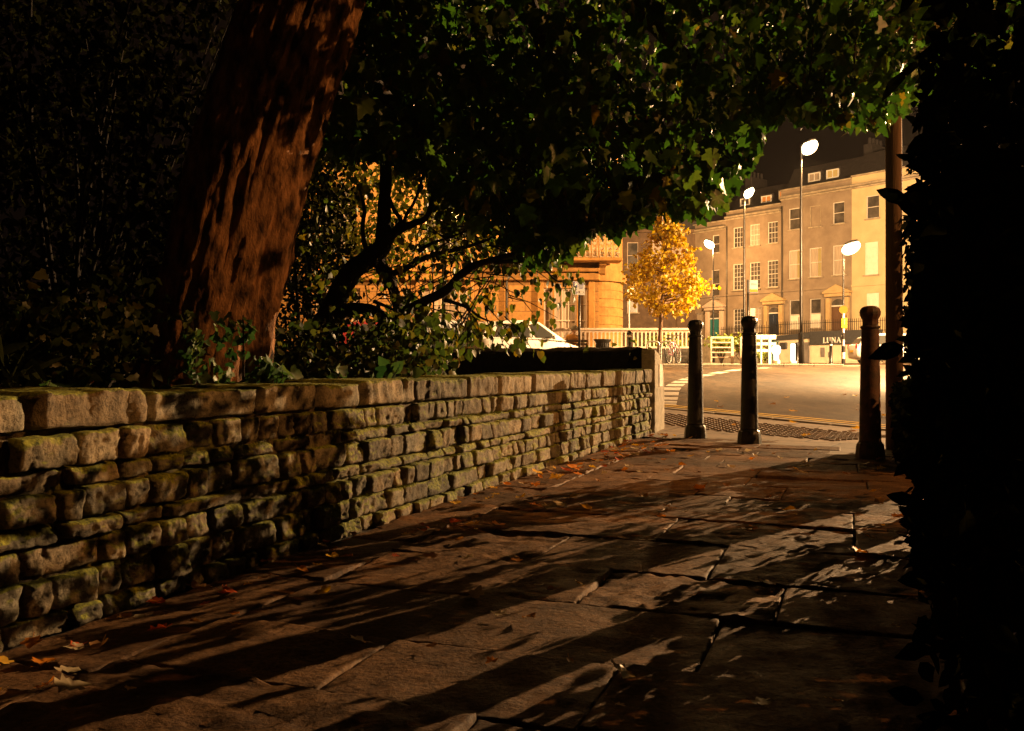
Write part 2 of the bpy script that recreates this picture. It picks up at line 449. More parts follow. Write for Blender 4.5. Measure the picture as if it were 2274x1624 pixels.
# ------------------------------------------------------------------ leaves
SYC = [(0, 0), (.16, -.05), (.40, .03), (.33, .20), (.58, .34), (.50, .45), (.55, .58), (.30, .58), (.22, .72), (.16, .86), (0, 1.08),
       (-.16, .86), (-.22, .72), (-.30, .58), (-.55, .58), (-.50, .45), (-.58, .34), (-.33, .20), (-.40, .03), (-.16, -.05)]
HEART = [(0, .06), (.25, -.03), (.44, .2), (.40, .5), (.2, .8), (0, 1.0), (-.2, .8), (-.40, .5), (-.44, .2), (-.25, -.03)]
OVAL = [(0, 0), (.2, .22), (.24, .5), (.13, .8), (0, 1.0), (-.13, .8), (-.24, .5), (-.2, .22)]
IVY = [(0, 0), (.28, -.12), (.5, .1), (.32, .32), (.34, .55), (0, 1.0), (-.34, .55), (-.32, .32), (-.5, .1), (-.28, -.12)]
BLADE = [(0, 0), (.09, .2), (.08, .6), (0, 1.0), (-.08, .6), (-.09, .2)]

def leaf_mesh(pts, size, tmpl, hang=.7, curl=.15, center=None, face=None, facebias=0.0, up=0.0):
    """pts Nx3, size N; each leaf is a fan about its midrib, folded and curled"""
    pts = np.asarray(pts, float); N = len(pts); size = np.asarray(size, float).reshape(N, 1)
    T = np.array(tmpl); nb = len(T)
    cx = np.array([0, T[:, 1].mean()])
    a = NR.normal(size=(N, 3)); a /= np.linalg.norm(a, axis=1, keepdims=True)
    a = a * (1 - hang) + np.array([0, 0, -1.0]) * hang
    a /= np.linalg.norm(a, axis=1, keepdims=True)
    n = NR.normal(size=(N, 3)); n[:, 2] = n[:, 2] * .7 + up
    n /= np.linalg.norm(n, axis=1, keepdims=True)
    if face is not None: n = n * (1 - facebias) + np.asarray(face, float) * facebias
    n -= a * (n * a).sum(1, keepdims=True); n /= (np.linalg.norm(n, axis=1, keepdims=True) + 1e-9)
    b = np.cross(n, a)
    tx = np.append(T[:, 0], cx[0]); ty = np.append(T[:, 1], cx[1])
    cu = NR.uniform(-curl, curl, size=(N, 1)); fold = NR.uniform(0, curl * 1.6, size=(N, 1))
    zz = fold * np.abs(tx)[None, :] + cu * (ty[None, :] - .3) ** 2 * 1.2 + NR.normal(0, curl * .12, size=(N, nb + 1))
    V = (pts[:, None, :] + size[:, :, None] * (tx[None, :, None] * b[:, None, :] + ty[None, :, None] * a[:, None, :] + zz[:, :, None] * n[:, None, :]))
    fan = np.array([(i, (i + 1) % nb, nb) for i in range(nb)])
    FF = (fan[None] + (np.arange(N) * (nb + 1))[:, None, None]).reshape(-1, 3)
    return V.reshape(-1, 3), FF

def leaf_obj(name, VF, m, parent=None):
    V, FF = VF
    me = bpy.data.meshes.new(name)
    if parent is not None:
        w = np.array(world_of(parent).inverted()); V = V @ w[:3, :3].T + w[:3, 3]
    me.vertices.add(len(V)); me.vertices.foreach_set('co', V.ravel())
    nl = FF.size
    me.loops.add(nl); me.loops.foreach_set('vertex_index', FF.ravel().astype(np.int32))
    me.polygons.add(len(FF)); me.polygons.foreach_set('loop_start', np.arange(0, nl, 3, dtype=np.int32))
    me.polygons.foreach_set('use_smooth', np.ones(len(FF), bool))
    me.materials.append(m); me.update(calc_edges=True); me.validate()
    o = bpy.data.objects.new(name, me); C.objects.link(o)
    if parent: o.parent = parent
    return o

def clump(centres, n, sig):
    c = np.asarray(centres); i = NR.randint(0, len(c), n)
    return c[i] + NR.normal(size=(n, 3)) * sig

def sprays(n_clumps, x0, x1, ylow, yhigh, d0, d1, keep=None):
    """clump centres spread through a crown seen between columns x0..x1, over a depth range"""
    out = []
    tries = 0
    while len(out) < n_clumps and tries < n_clumps * 40:
        tries += 1
        x = R.uniform(x0, x1); lo = np.interp(x, [p[0] for p in ylow], [p[1] for p in ylow])
        y = R.uniform(yhigh, lo)
        if keep and not keep(x, y): continue
        out.append(P(x, y, R.uniform(d0, d1)))
    return np.array([tuple(p) for p in out])

# ------------------------------------------------------------------ frames
def UW(u, w, z=0):                      # along / across the path
    return Vector((.351 * u + .936 * w, .936 * u - .351 * w, z))
DU = Vector((.351, .936, 0)); DW = Vector((.936, -.351, 0)); UP = Vector((0, 0, 1))
def CS(c, s, z=None, dz=0):             # across / along the near kerb of the street
    x, y = .838 * c - .545 * s, .545 * c + .838 * s
    return Vector((x, y, (gz(y) if z is None else z) + dz))
DC = Vector((.838, .545, 0)); DS = Vector((-.545, .838, 0))

# ================================================================== SETTING
g = MB()
g.grid(lambda a, b: ((a - .5) * 300, -30 + b * 250, gz(-30 + b * 250) - .16), 40, 200)
struct(g.build('ground', MAT['ground']))
g = MB()
g.grid(lambda a, b: CS(8.42 + a * 60, -30 + b * 110, dz=-.022), 60, 220)
struct(g.build('road', MAT['asphalt']))
g = MB()
g.grid(lambda a, b: CS(5.75 + a * 2.5, -25 + b * 60, dz=-.003 + .004 * noise.noise(CS(5.75 + a * 2.5, -25 + b * 60) * 1.5)), 10, 200)
struct(g.build('pavement', MAT['apron']))
g = MB(); s = -25
while s < 35:
    L = R.uniform(.8, 1.0)
    c = CS(8.335, s + L / 2); zz = gz(c.y)
    sl = (gz(CS(8.335, s + L).y) - gz(CS(8.335, s).y)) / L
    g.box(c + Vector((0, 0, -.06 + R.uniform(-.004, .004))), (.15, L - .008, .14), (DC, (DS + UP * sl).normalized(), UP), .012); s += L
struct(g.build('kerb', MAT['kerb']))
# tactile setts between bollards and kerb
g = MB()
for i in range(12):
    for j in range(52):
        p_ = CS(6.8, 5.2) + DC * (i * .085) + DS * (j * .085) + DC * (.04 if j % 2 else 0)
        g.box((p_.x, p_.y, gz(p_.y) + .003), (.05, .05, .014), (DU, DW, UP), .006)
struct(g.build('tactile_paving', MAT['setts']))
# double yellow lines
for nm, c in (('yellow_line', 8.72), ('yellow_line', 8.90)):
    g = MB(); g.grid(lambda a, b: CS(c + a * .065, -20 + b * 45, dz=-.017), 1, 200)
    struct(g.build(nm, MAT['yline']))
g = MB()
pl = [(2.2, 13.0), (2.46, 14.3), (3.1, 17.4), (3.9, 20.3), (4.9, 22.9), (6.74, 26.8), (8.2, 28.6)]
sp, _ = smoothpts([Vector((x, y, 0)) for x, y in pl], [1] * len(pl), 14)
i = 0
while i < len(sp) - 6:
    a, b = sp[i], sp[min(i + 4, len(sp) - 1)]
    d = (b - a).normalized(); n = Vector((d.y, -d.x, 0))
    q = [a - n * .17, a + n * .17, b + n * .17, b - n * .17]
    g.add([(p.x, p.y, gz(p.y) - .017) for p in q], [(0, 1, 2, 3)]); i += 6
struct(g.build('road_marking', MAT['wline']))
# far side pavement and kerb, frontal to the path
FK = 30.0
def far_z(x, y): return gz(y) + (.05 if x < 10.5 else max(-.045, .05 - (x - 10.5) * .05))
g = MB(); g.grid(lambda a, b: (lambda x, y: (x, y, far_z(x, y)))(-60 + a * 140, FK + b * 75), 140, 40)
struct(g.build('far_pavement', MAT['pave']))
g = MB(); x = -40
while x < 60:
    L = 1.0; z = far_z(x + .5, FK)
    g.box((x + .5, FK - .075, z - .08 + .003), (L - .01, .15, .16), None, .015); x += L
struct(g.build('far_kerb', MAT['kerb']))

# ---- path: flagstones as real slabs
def flag(mb, u0, u1, w0, w1, z, tilt, seed, res):
    off = Vector((seed * 3.7, seed * 1.3, 0))
    rough_k = R.choice([.7, 1.1, 1.5, 2.3]); ax, ay = R.uniform(-tilt, tilt), R.uniform(-tilt, tilt)
    nu, nv = max(5, int((u1 - u0) / res)), max(5, int((w1 - w0) / res))
    def fn(a, b):
        # rounded arris: bunch the grid at the edges
        aa = a; bb = b
        u = u0 + aa * (u1 - u0); w = w0 + bb * (w1 - w0)
        e = min(u - u0, u1 - u, w - w0, w1 - w)
        q = Vector((u, w, 0)) + off
        wob = .006 * noise.noise(q * 6)
        h = z + ax * (aa - .5) + ay * (bb - .5)
        h += rough_k * (.006 * noise.noise(q * 4) + .0055 * (.3 - abs(noise.noise(Vector((q.x * 11, q.y * 7, 1))))) + .003 * noise.noise(q * 24) + .002 * noise.noise(q * 50))
        h -= .004 * max(0, 1 - e / .009) ** 2
        if e <= 1e-6: h -= .03
        return UW(u + (wob if 0 < a < 1 else wob * .6), w + wob * .6, h)
    mb.grid_at(fn, rings(u1 - u0, res, .0025, .008), rings(w1 - w0, res, .0025, .008))
g = MB(); u = -.2; row = 0
while u < 8.6:
    L = R.uniform(.34, .54); w = -1.535 + R.uniform(0, .01)
    while w < 1.2:
        W = R.uniform(.42, .98)
        ctr = UW(u + L / 2, w + W / 2)
        if ctr.x * .838 + ctr.y * .545 < 6.15 and u > -.3:
            flag(g, u + .001, u + L - .001, w + .001, w + W - .001, R.uniform(-.0045, .0045), .011, row + w, .022 if u < 4.2 else .035)
        w += W
    u += L; row += 1
struct(g.build('path', MAT['flag'], smooth=True))
g = MB(); g.grid(lambda a, b: UW(-3 + a * 11.2, -2.4 + b * 4.6, -.022 + .004 * noise.noise(Vector((a * 60, b * 30, 0)))), 60, 30)
struct(g.build('path_bed', MAT['soil']))
g = MB(); u = -.4          # narrow channel stones at the foot of the wall
while u < 8.2:
    L = R.uniform(.5, .95)
    flag(g, u + .004, u + L - .004, -1.86, -1.548, R.uniform(-.010, 0), .010, u * 2, .03); u += L
struct(g.build('path_edging', MAT['flag'], smooth=True))
# garden soil behind the low wall
g = MB()
def soilz(x, y):
    return max(gz(y) * .7, 0) + .47 + .05 * noise.noise(Vector((x, y, 0)) * .9)
g.grid(lambda a, b: (lambda p: (p.x, p.y, soilz(p.x, p.y)))(UW(-4 + a * 21, -2.16 - b * 16)), 50, 40)
for k, v in enumerate(g.v):     # keep the bed behind the street wall
    c = v[0] * .838 + v[1] * .545
    if c > 5.98:
        d = c - 5.98; g.v[k] = (v[0] - .838 * d, v[1] - .545 * d, v[2])
struct(g.build('garden_bed', MAT['soil']))

# ================================================================== LOW STONE WALL
WF = -1.865
wall = thing('stone_wall', 'low mossy rubble stone wall with flat coping along the flagstone path', 'wall', UW(1.5, WF - .17, 0))
def stone(mb, u0, u1, z0, z1, d, seed, res=.016):
    off = Vector((seed * 5.3, seed * 2.1, seed))
    nu = max(6, int((u1 - u0) / res)); nv = max(5, int((z1 - z0) / res))
    sk0, sk1 = R.uniform(-.012, .012), R.uniform(-.012, .012)
    pw = R.choice([7, 9, 12]); tw = R.uniform(-.012, .012); tz = R.uniform(-.010, .006)
    def fn(a, b):
        x, y = 2 * a - 1, 2 * b - 1
        u = u0 + a * (u1 - u0) + (sk0 if a < .5 else sk1) * abs(x) * (b - .5)
        z = z0 + b * (z1 - z0)
        q = Vector((u, z, 0)) + off
        # round the corners of the outline
        rr = (abs(x) ** 9 + abs(y) ** 9) ** (1 / 9) if (x or y) else 0
        m = max(abs(x), abs(y))
        k = m / rr if rr > 1e-6 else 1
        uu = (u0 + u1) / 2 + (u - (u0 + u1) / 2) * (.55 * k + .45)
        zz = (z0 + z1) / 2 + (z - (z0 + z1) / 2) * (.55 * k + .45)
        uu += .008 * noise.noise(q * 16); zz += .007 * noise.noise(q * 16 + Vector((9, 9, 9)))
        ex = min(a, 1 - a) * (u1 - u0); ez = min(b, 1 - b) * (z1 - z0)
        h = d - .010 * max(0, 1 - ex / .015) ** 2 - .008 * max(0, 1 - ez / .012) ** 2
        h += tw * x * .6 + tz * y
        h += .008 * noise.noise(q * 8) + .012 * (.25 - abs(noise.noise(q * 17))) + .009 * (.2 - abs(noise.noise(q * 38))) + .005 * noise.noise(q * 75)
        if m > .999: h -= .03
        return UW(uu, WF - .03 + h, zz)
    mb.grid_at(fn, rings(u1 - u0, res, .003, .008), rings(z1 - z0, res, .003, .008))
NCOURSE = 7
zb = [-.02]
for hgt in (.062, .088, .078, .046, .088, .048, .085): zb.append(zb[-1] + hgt)
zb = [z * (.495 / zb[-1]) if z > 0 else z for z in zb]
def wav(k, u): return zb[k] + (.010 * noise.noise(Vector((u * .9, k * 7.7, 0))) if 0 < k < NCOURSE else 0)
g = MB(); sd = 0
for k in range(NCOURSE):
    u = -1.4 + R.uniform(0, .2)
    while u < 8.93:
        L = R.uniform(.075, .17) if R.random() < .78 else R.uniform(.17, .27)
        if k in (3, 5): L *= 1.4
        if u > 7.9: L = min(L, .13)
        u1 = min(u + L, 8.95)
        gap = R.uniform(.003, .011)
        if u1 - u > .04:
            uc = (u + u1) / 2; lo, hi = wav(k, uc), wav(k + 1, uc)
            if k >= 5 and R.random() < .06: pass
            else: stone(g, u + gap * .5, u1 - gap, lo + .002, hi - R.uniform(.001, .005), R.choice([.012, .018, .024, .031, .038, .046]), sd, .009 if uc < 3.5 else .015)
        sd += 1; u = u1
g.build('rubble', MAT['rubble'], wall, True)
g = MB(); g.box(UW(3.8, WF - .235, .235), (10.4, .33, .53), (DU, DW, UP))
g.grid(lambda a, b: (lambda u, z: UW(u, WF - .034 + .010 * noise.noise(Vector((u * 11, z * 14, 0))) + .007 * noise.noise(Vector((u * 37, z * 40, 5))), z))(-1.4 + a * 10.35, -.02 + b * .52), 560, 36)
g.build('wall_core', MAT['mortar'], wall, True)
g = MB(); u = -1.4
gaps = [(4.15, 4.38), (4.75, 5.0)]
while u < 8.6:
    L = R.choice([.20, .34, .42, .52, .62]) * R.uniform(.85, 1.15)
    h = .585 + .004 * u - .495
    z0 = .50; z1 = .583 + .0055 * u + R.uniform(-.009, .008)
    off = Vector((u * 3, 1, 0)); ov = R.uniform(-.008, .032); dk = R.uniform(-.02, 0)
    def fn(a, b, u=u, L=L, z0=z0, z1=z1, off=off, ov=ov):
        # b runs from the bottom of the front face over the top to the back
        prof = [(ov - .05, z0), (ov - .006, z0 + .004), (ov, z0 + .012), (ov, z1 - .016), (ov - .003, z1 - .005), (ov - .014, z1), (-.36, z1 + .004), (-.38, z0)]
        t = b * (len(prof) - 1); i = min(int(t), len(prof) - 2); f = t - i
        w = prof[i][0] + (prof[i + 1][0] - prof[i][0]) * f; z = prof[i][1] + (prof[i + 1][1] - prof[i][1]) * f
        e = min(a, 1 - a) * L
        w -= .022 * max(0, 1 - e / .022) ** 2; z -= (.010 * max(0, 1 - e / .02) ** 2 if b > .4 else 0)
        uu = u + .003 + a * (L - .006)
        q = Vector((uu, w * 2, z)) + off
        nz = .007 * noise.noise(q * 9) + .010 * noise.noise(Vector((q.x * 30, q.y * 5, q.z * 7))) + .012 * (.25 - abs(noise.noise(Vector((q.x * 18, q.y * 8, q.z * 12))))) + .005 * noise.noise(q * 34) + .005 * noise.noise(q * 70)
        if e < 1e-6: w -= .03
        return UW(uu, WF + w + nz, z + nz * .5)
    skip = any(a < u + L / 2 < b for a, b in gaps)
    if not skip: g.grid(fn, max(10, int(L / .014)), 28)
    u += L + R.uniform(.004, .014)
g.build('coping', MAT['coping'], wall, True)
# moss tufts on the ledges
mp = []
for _ in range(170):
    k = R.randint(1, 6); u = abs(R.gauss(4.0, 1.5)) + .6
    if noise.noise(Vector((u * 1.1, k * 1.7, 3))) < .0 or u > 8.4: continue
    for _ in range(26):
        uu = u + R.gauss(0, .035)
        mp.append(tuple(UW(uu, WF + R.uniform(-.012, .022), wav(k, uu) + R.uniform(-.006, .008))))
leaf_obj('moss', leaf_mesh(mp, NR.uniform(.006, .014, len(mp)), BLADE, .1, .3), MAT['moss'], wall)

# upright pale slab that ends the wall, with its reflector
slab = thing('stone_slab', 'pale upright stone slab with rounded shoulder ending the low wall', 'stone post', UW(9.03, WF + .06, 0))
g = MB()
prof = [(-.16, -.05), (.125, -.05), (.115, .45), (.085, .66), (.045, .77), (-.01, .83), (-.16, .85)]
prof = [(0, -.05), (.5, -.05), (.5, .44), (.46, .60), (.36, .72), (.2, .80), (0, .835)]
g.prism(prof, UW(8.965, WF + .035, 0), DU, UP, DW * -.14)
o = g.build('slab', MAT['pale_stone'], slab)
bv = o.modifiers.new('bevel', 'BEVEL'); bv.width = .008; bv.segments = 2
g = MB(); g.box(UW(9.24, WF + .038, .572), (.17, .012, .235), (DU, DW, UP), .004)
g.build('reflector', mat('white_reflector', (.85, .85, .85), rough=.25, spec=.8), slab)

# dark street wall behind
g = MB(); n = 60
def dwall(a, b):
    s = 7.02 + a * 13
    prof = [(-.14, -.5), (-.15, .60), (-.165, .66), (-.12, .82), (0, .865), (.13, .84), (.17, .70), (.15, -.5)]
    t = b * 7; i = min(int(t), 6); f = t - i
    c = prof[i][0] + (prof[i + 1][0] - prof[i][0]) * f; z = prof[i][1] + (prof[i + 1][1] - prof[i][1]) * f
    p = CS(6.12 + c, s); q = Vector((s, c * 3, z))
    base = (p.y - 9.1) * .012
    nz = .02 * noise.noise(q * 5) + .012 * noise.noise(q * 16)
    return Vector((p.x + nz, p.y + nz, z + base + nz))
g.grid(dwall, 160, 21)
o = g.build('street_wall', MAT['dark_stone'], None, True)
tag(o, 'dark unlit garden wall running from the slab along the street behind the low wall', 'wall')

# ================================================================== BOLLARDS
MAT['russet'] = mat('lamplit_iron', (.03, .02, .016), (.15, .06, .03), 14, .6, .3, 60, spec=.4, lo=.35, hi=.7)  # reddish-brown lamp light put into the iron colour of one bollard
def bollard(name, label, loc, rz, group, im=None):
    im = im or MAT['iron']
    t = thing(name, label, 'bollard', loc, rz, group)
    x, y, z = loc
    n = 12
    g = MB(); g.lathe([(.104, -.03), (.104, .0), (.103, .035), (.098, .085), (.094, .105), (.082, .118)], loc, n, az=rz)
    g.build('base', im, t)
    g = MB(); g.lathe([(.079, .115), (.0755, .135), (.0725, .35), (.067, .65), (.060, .925), (.060, .935)], loc, 24)
    g.build('shaft', im, t, True)
    g = MB(); g.lathe([(.058, .934), (.066, .938), (.070, .945), (.066, .953), (.056, .958)], loc, 24)
    g.build('collar', im, t, True)
    g = MB(); g.lathe([(.055, .957), (.054, .985), (.056, 1.0), (.066, 1.018), (.0735, 1.035), (.0745, 1.055), (.068, 1.075), (.060, 1.085), (.045, 1.095), (.02, 1.1)], loc, n, az=rz)
    g.build('knob', im, t)
    return t
BG = 'iron bollards across the end of the path'
bollard('bollard', 'black iron bollard standing nearest the stone slab at the wall end', (1.715, 8.42, 0), .3, BG)
bollard('bollard', 'middle black iron bollard between two others across the path mouth', (2.05, 7.78, 0), .1, BG)
bollard('bollard', 'rust-tinged black bollard beside the ivy and wooden pole', (2.585, 6.50, 0), .4, BG, MAT['russet'])

# ================================================================== LEANING TREE + CROWN
TD = 4.75
tree = thing('sycamore_tree', 'big leaning sycamore with rugged trunk and dark spreading canopy over the path', 'tree', P(440, 850, TD))
g = MB()
spine = [(440, 900, 150), (455, 850, 132), (482, 720, 126), (508, 600, 130), (552, 400, 130), (605, 200, 127), (672, 0, 124), (700, -180, 135), (760, -420, 120)]
pts, rad = smoothpts([P(x, y, TD) for x, y, r in spine], [r / F * TD for x, y, r in spine], 34)
o_ = len(g.v); nn = 168
g.tube(pts, rad, nn, 0, True)
for i in range(o_, len(g.v)):
    v = Vector(g.v[i]); k = (i - o_) // nn
    if k >= len(pts): continue
    d = v - pts[k]; r = d.length; d.normalize()
    ang = ((i - o_) % nn) / nn * 2 * PI
    # fluting, then bark plates
    f = .10 * noise.noise(Vector((math.cos(ang) * 1.6, math.sin(ang) * 1.6, v.z * .6)))
    f += .075 * noise.noise(Vector((math.cos(ang) * 3.4 + 7, math.sin(ang) * 3.4, v.z * 1.0)))
    q = Vector((math.cos(ang) * 9, math.sin(ang) * 9, v.z * 3.2))
    rg = 1 - abs(noise.noise(Vector((math.cos(ang) * 7, math.sin(ang) * 7, v.z * 1.7)))) * 2.2
    rg2 = 1 - abs(noise.noise(Vector((math.cos(ang) * 15 + 3, math.sin(ang) * 15, v.z * 4.2)))) * 2.2
    f += .085 * (rg - .5) + .045 * (rg2 - .5) + .03 * noise.noise(q * 3.2) + .02 * noise.noise(q * 7)
    if v.z < .9: f += .25 * (.9 - v.z)
    g.v[i] = tuple(v + d * r * f)
g.build('trunk', MAT['bark'], tree, True)
# limbs reaching right over the path
g = MB()
def limb(mb, pl, n=10, rough=.12):
    pts, rad = smoothpts([P(x, y, Y) for x, y, Y, r in pl], [r for *_, r in pl], 6)
    mb.tube(pts, rad, n, rough)
limb(g, [(700, -150, 4.75, .22), (860, -260, 5.2, .17), (1080, -200, 5.8, .13), (1320, -60, 6.4, .09), (1520, 120, 6.9, .05), (1640, 260, 7.1, .02)])
limb(g, [(1080, -200, 5.8, .10), (1180, 20, 6.2, .06), (1230, 240, 6.6, .035), (1250, 430, 6.9, .012)])
limb(g, [(1320, -60, 6.4, .07), (1560, -60, 6.6, .05), (1800, 60, 6.9, .03), (1900, 180, 7.0, .012)])
limb(g, [(720, -200, 4.75, .14), (760, 40, 5.6, .08), (860, 220, 6.4, .05), (960, 330, 6.9, .02)])
limb(g, [(1180, 20, 6.2, .045), (1380, 180, 6.5, .03), (1480, 360, 6.8, .012)])
limb(g, [(600, -260, 4.8, .16), (420, -340, 5.0, .1), (200, -250, 5.4, .06), (40, -80, 5.8, .02)])
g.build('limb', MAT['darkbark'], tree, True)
LOW = [(560, 120), (640, 260), (700, 340), (860, 350), (950, 400), (1020, 470), (1130, 560), (1220, 590), (1270, 540), (1330, 505), (1400, 490), (1480, 462), (1560, 478), (1600, 450), (1640, 395), (1680, 335), (1695, 275), (1760, 250), (1860, 272), (1950, 285), (2060, 230), (2274, 130)]
ce = np.concatenate([sprays(470, 580, 2330, LOW, -320, 5.0, 8.4), sprays(110, 820, 1300, LOW, 180, 6.5, 8.8)])
edge = []
for _ in range(170):                      # fringe of twigs along the lower edge
    x = R.uniform(1150, 1960); y = np.interp(x, [p[0] for p in LOW], [p[1] for p in LOW]) - abs(R.gauss(0, 45)) + 6
    edge.append(tuple(P(x, y, R.uniform(5.6, 7.6))))
ce2 = np.array(edge)
ov = np.array([(R.uniform(-.2, 3.8), R.uniform(1.6, 5.0), R.uniform(2.3, 4.8)) for _ in range(85)])  # unseen overhead leaf clumps added to dapple the light on the trunk
ov = np.array([p for p in ov if 815 - (p[2] - CAM_H) / p[1] * F < -60])
lp = np.concatenate([clump(ce, 14500, .16), clump(ce2, 3000, .085), clump(ov, 3000, .11)])
# no leaf may hang in front of the open view to the lamps
def clear(p):
    x = 1137 + p[0] / p[1] * F; y = 815 - (p[2] - CAM_H) / p[1] * F
    lo = np.interp(x, [q[0] for q in LOW], [q[1] for q in LOW])
    return y < lo - 8 + 30 * noise.noise(Vector((x / 45, p[1] * 2, 0)))
lp = np.array([p for p in lp if clear(p)])
leaf_obj('crown', leaf_mesh(lp, NR.uniform(.055, .125, len(lp)), SYC, .62, .34), MAT['syc'], tree)
# twigs in the fringe
g = MB()
for p in edge[:90]:
    p = Vector(p); q = p + Vector((R.uniform(-.5, .1), R.uniform(-.3, .3), R.uniform(.25, .6)))
    m_ = (p + q) / 2 + Vector((R.uniform(-.05, .05), 0, .04))
    g.tube([q, m_, p], [.008, .005, .003], 5)
struct(g.build('twig', MAT['darkbark'], tree), 'stuff')

# ivy on the foot of the trunk
def plant(name, label, cat, pts, size, tmpl, m, hang=.3, stems=None, **kw):
    pts = np.asarray(pts); b = pts.mean(0); zmin = pts[:, 2].min()
    t = thing(name, label, cat, (b[0], b[1], zmin))
    leaf_obj('foliage', leaf_mesh(pts, size, tmpl, hang, .25, **kw), m, t)
    if stems:
        for a, c, r in stems:
            g = MB(); g.tube([a, (Vector(a) + Vector(c)) / 2 + Vector((R.uniform(-.03, .03), 0, 0)), c], [r, r * .7, r * .4], 5)
            g.build('stem', MAT['darkbark'], t)
    return t
def around(x, y, Y, n, sx, sy, sd=.12):
    return [tuple(P(R.gauss(x, sx), R.gauss(y, sy), Y + R.gauss(0, sd))) for _ in range(n)]
ivp = []
for _ in range(150):
    x = R.choice([R.gauss(425, 22), R.gauss(590, 18), R.gauss(535, 35), R.gauss(470, 40)]); y = R.uniform(690, 860) if x < 560 else R.uniform(790, 860)
    ivp.append(tuple(P(x, y, 4.28 + abs(x - 440) / 1400)))
plant('ivy', 'pale-edged ivy climbing the foot of the leaning sycamore trunk', 'ivy', ivp, NR.uniform(.03, .07, len(ivp)), IVY, MAT['ivy'], .55, [(P(430, 870, 4.35), P(425, 700, 4.35), .008), (P(540, 870, 4.35), P(540, 700, 4.35), .008)], face=(.3, -.95, .1), facebias=.45)

# plants along the wall top
def wallplant(name, label, x, y, Y, n, sx, sy, size, tmpl, m, cat='plant', hang=-.25):
    pp = around(x, y, Y, n, sx, sy, .05)
    base = P(x, y + 30, Y)
    return plant(name, label, cat, pp, NR.uniform(size * .6, size * 1.2, n), tmpl, m, hang, [(base, Vector(p), .003) for p in pp[:5]])
wallplant('weed', 'pale broad-leaved weed on the wall coping, farthest from the slab', 130, 862, 2.75, 9, 24, 9, .065, OVAL, MAT['ivy'])
wallplant('weed', 'single small weed sprout between the pale weed and the sycamore trunk', 350, 862, 2.95, 4, 6, 6, .05, OVAL, MAT['ivy'])
wallplant('weed', 'bright green ivy tuft on the coping right against the trunk', 612, 835, 3.5, 16, 16, 16, .06, IVY, MAT['ivy'])
wallplant('weed', 'green heart-leaved sprout on the coping under the gnarled tree', 745, 830, 3.9, 7, 12, 10, .06, HEART, MAT['ivy'])
wallplant('weed', 'green leafy sprig on the coping below the bent branch', 865, 828, 4.3, 12, 22, 10, .07, HEART, MAT['ivy'])
# spiky plant at far left
pp = [tuple(P(R.gauss(25, 30), R.uniform(780, 850), 3.3 + R.uniform(0, .5))) for _ in range(70)]
plant('spiky_plant', 'spiky long-bladed plant behind the wall in the darkest corner', 'plant', pp, NR.uniform(.10, .22, 70), BLADE, MAT['dim'], -.4)

# ================================================================== GNARLED TREE
GD = 7.2
def X3(cx, cy): return ((750 + cx / 3.248) * .8773, (400 + cy / 3.248) * .8773)
gn = thing('gnarled_tree', 'small gnarled black tree with bent looping branches over the wall', 'tree', P(735, 850, GD))
g = MB()
def gl(pl, n=10, rough=.16, mb=None):
    pts, rad = smoothpts([P(*X3(x, y), GD + dY) for x, y, r, dY in pl], [r * .5 * .8773 / 3.248 / F * GD for x, y, r, dY in pl], 6)
    (mb or g).tube(pts, rad, n, rough, nscale=6)
gl([(130, 1750, 260, 0), (170, 1550, 230, 0), (270, 1300, 200, 0), (370, 1080, 170, 0), (470, 920, 165, 0), (600, 820, 170, 0), (710, 720, 150, 0), (715, 560, 120, 0), (725, 350, 105, 0), (735, 120, 95, .1), (700, -200, 70, .2)], 14)
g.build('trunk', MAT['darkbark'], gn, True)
for k, pl in enumerate([
    [(230, 1420, 120, 0), (330, 1290, 110, -.1), (480, 1240, 100, -.2), (630, 1260, 95, -.25), (740, 1360, 95, -.3), (800, 1480, 85, -.3), (850, 1600, 110, -.3)],
    [(780, 1420, 70, -.3), (860, 1280, 75, -.3), (1050, 1180, 75, -.35), (1230, 1090, 75, -.4), (1340, 970, 65, -.4), (1460, 890, 60, -.45), (1640, 830, 45, -.5), (1900, 760, 25, -.5)],
    [(640, 800, 130, 0), (730, 940, 110, .05), (790, 1060, 95, .05), (830, 1200, 90, 0), (850, 1290, 70, -.2)],
    [(760, 960, 60, 0), (880, 920, 50, 0), (1000, 850, 45, .05), (1150, 790, 40, .1), (1400, 730, 34, .1), (1640, 650, 20, .1)],
    [(700, 700, 110, 0), (830, 600, 75, 0), (960, 540, 60, 0), (1070, 490, 50, 0), (1120, 330, 40, 0), (1150, 120, 28, 0)],
    [(890, 570, 45, 0), (900, 480, 32, 0), (970, 360, 28, 0), (1030, 190, 22, 0), (1060, 20, 12, 0)],
    [(800, 600, 50, 0), (860, 520, 42, 0), (800, 420, 34, 0), (760, 300, 22, 0)],
    [(600, 820, 60, 0), (560, 700, 42, 0), (545, 560, 36, 0), (560, 420, 30, 0), (520, 260, 16, 0)],
    [(1220, 1170, 32, -.4), (1330, 1200, 28, -.45), (1420, 1240, 25, -.5), (1510, 1310, 18, -.5), (1610, 1350, 10, -.5)],
    [(1000, 770, 40, 0), (1120, 700, 26, 0), (1300, 640, 18, 0), (1500, 560, 10, 0)],
    [(640, 1180, 34, 0), (760, 1230, 26, -.1), (860, 1280, 18, -.2)],
    [(1400, 1240, 12, -.5), (1480, 1340, 8, -.5), (1500, 1420, 5, -.5)],
    [(1624, 860, 40, -.5), (1850, 850, 26, -.5), (2020, 900, 18, -.5), (2140, 1010, 12, -.5), (2230, 1000, 8, -.5)],
]):
    b = MB(); gl(pl, 9 if pl[0][2] > 50 else 6, .14, b); b.build('branch', MAT['darkbark'], gn, True)
tw = MB(); tips = []
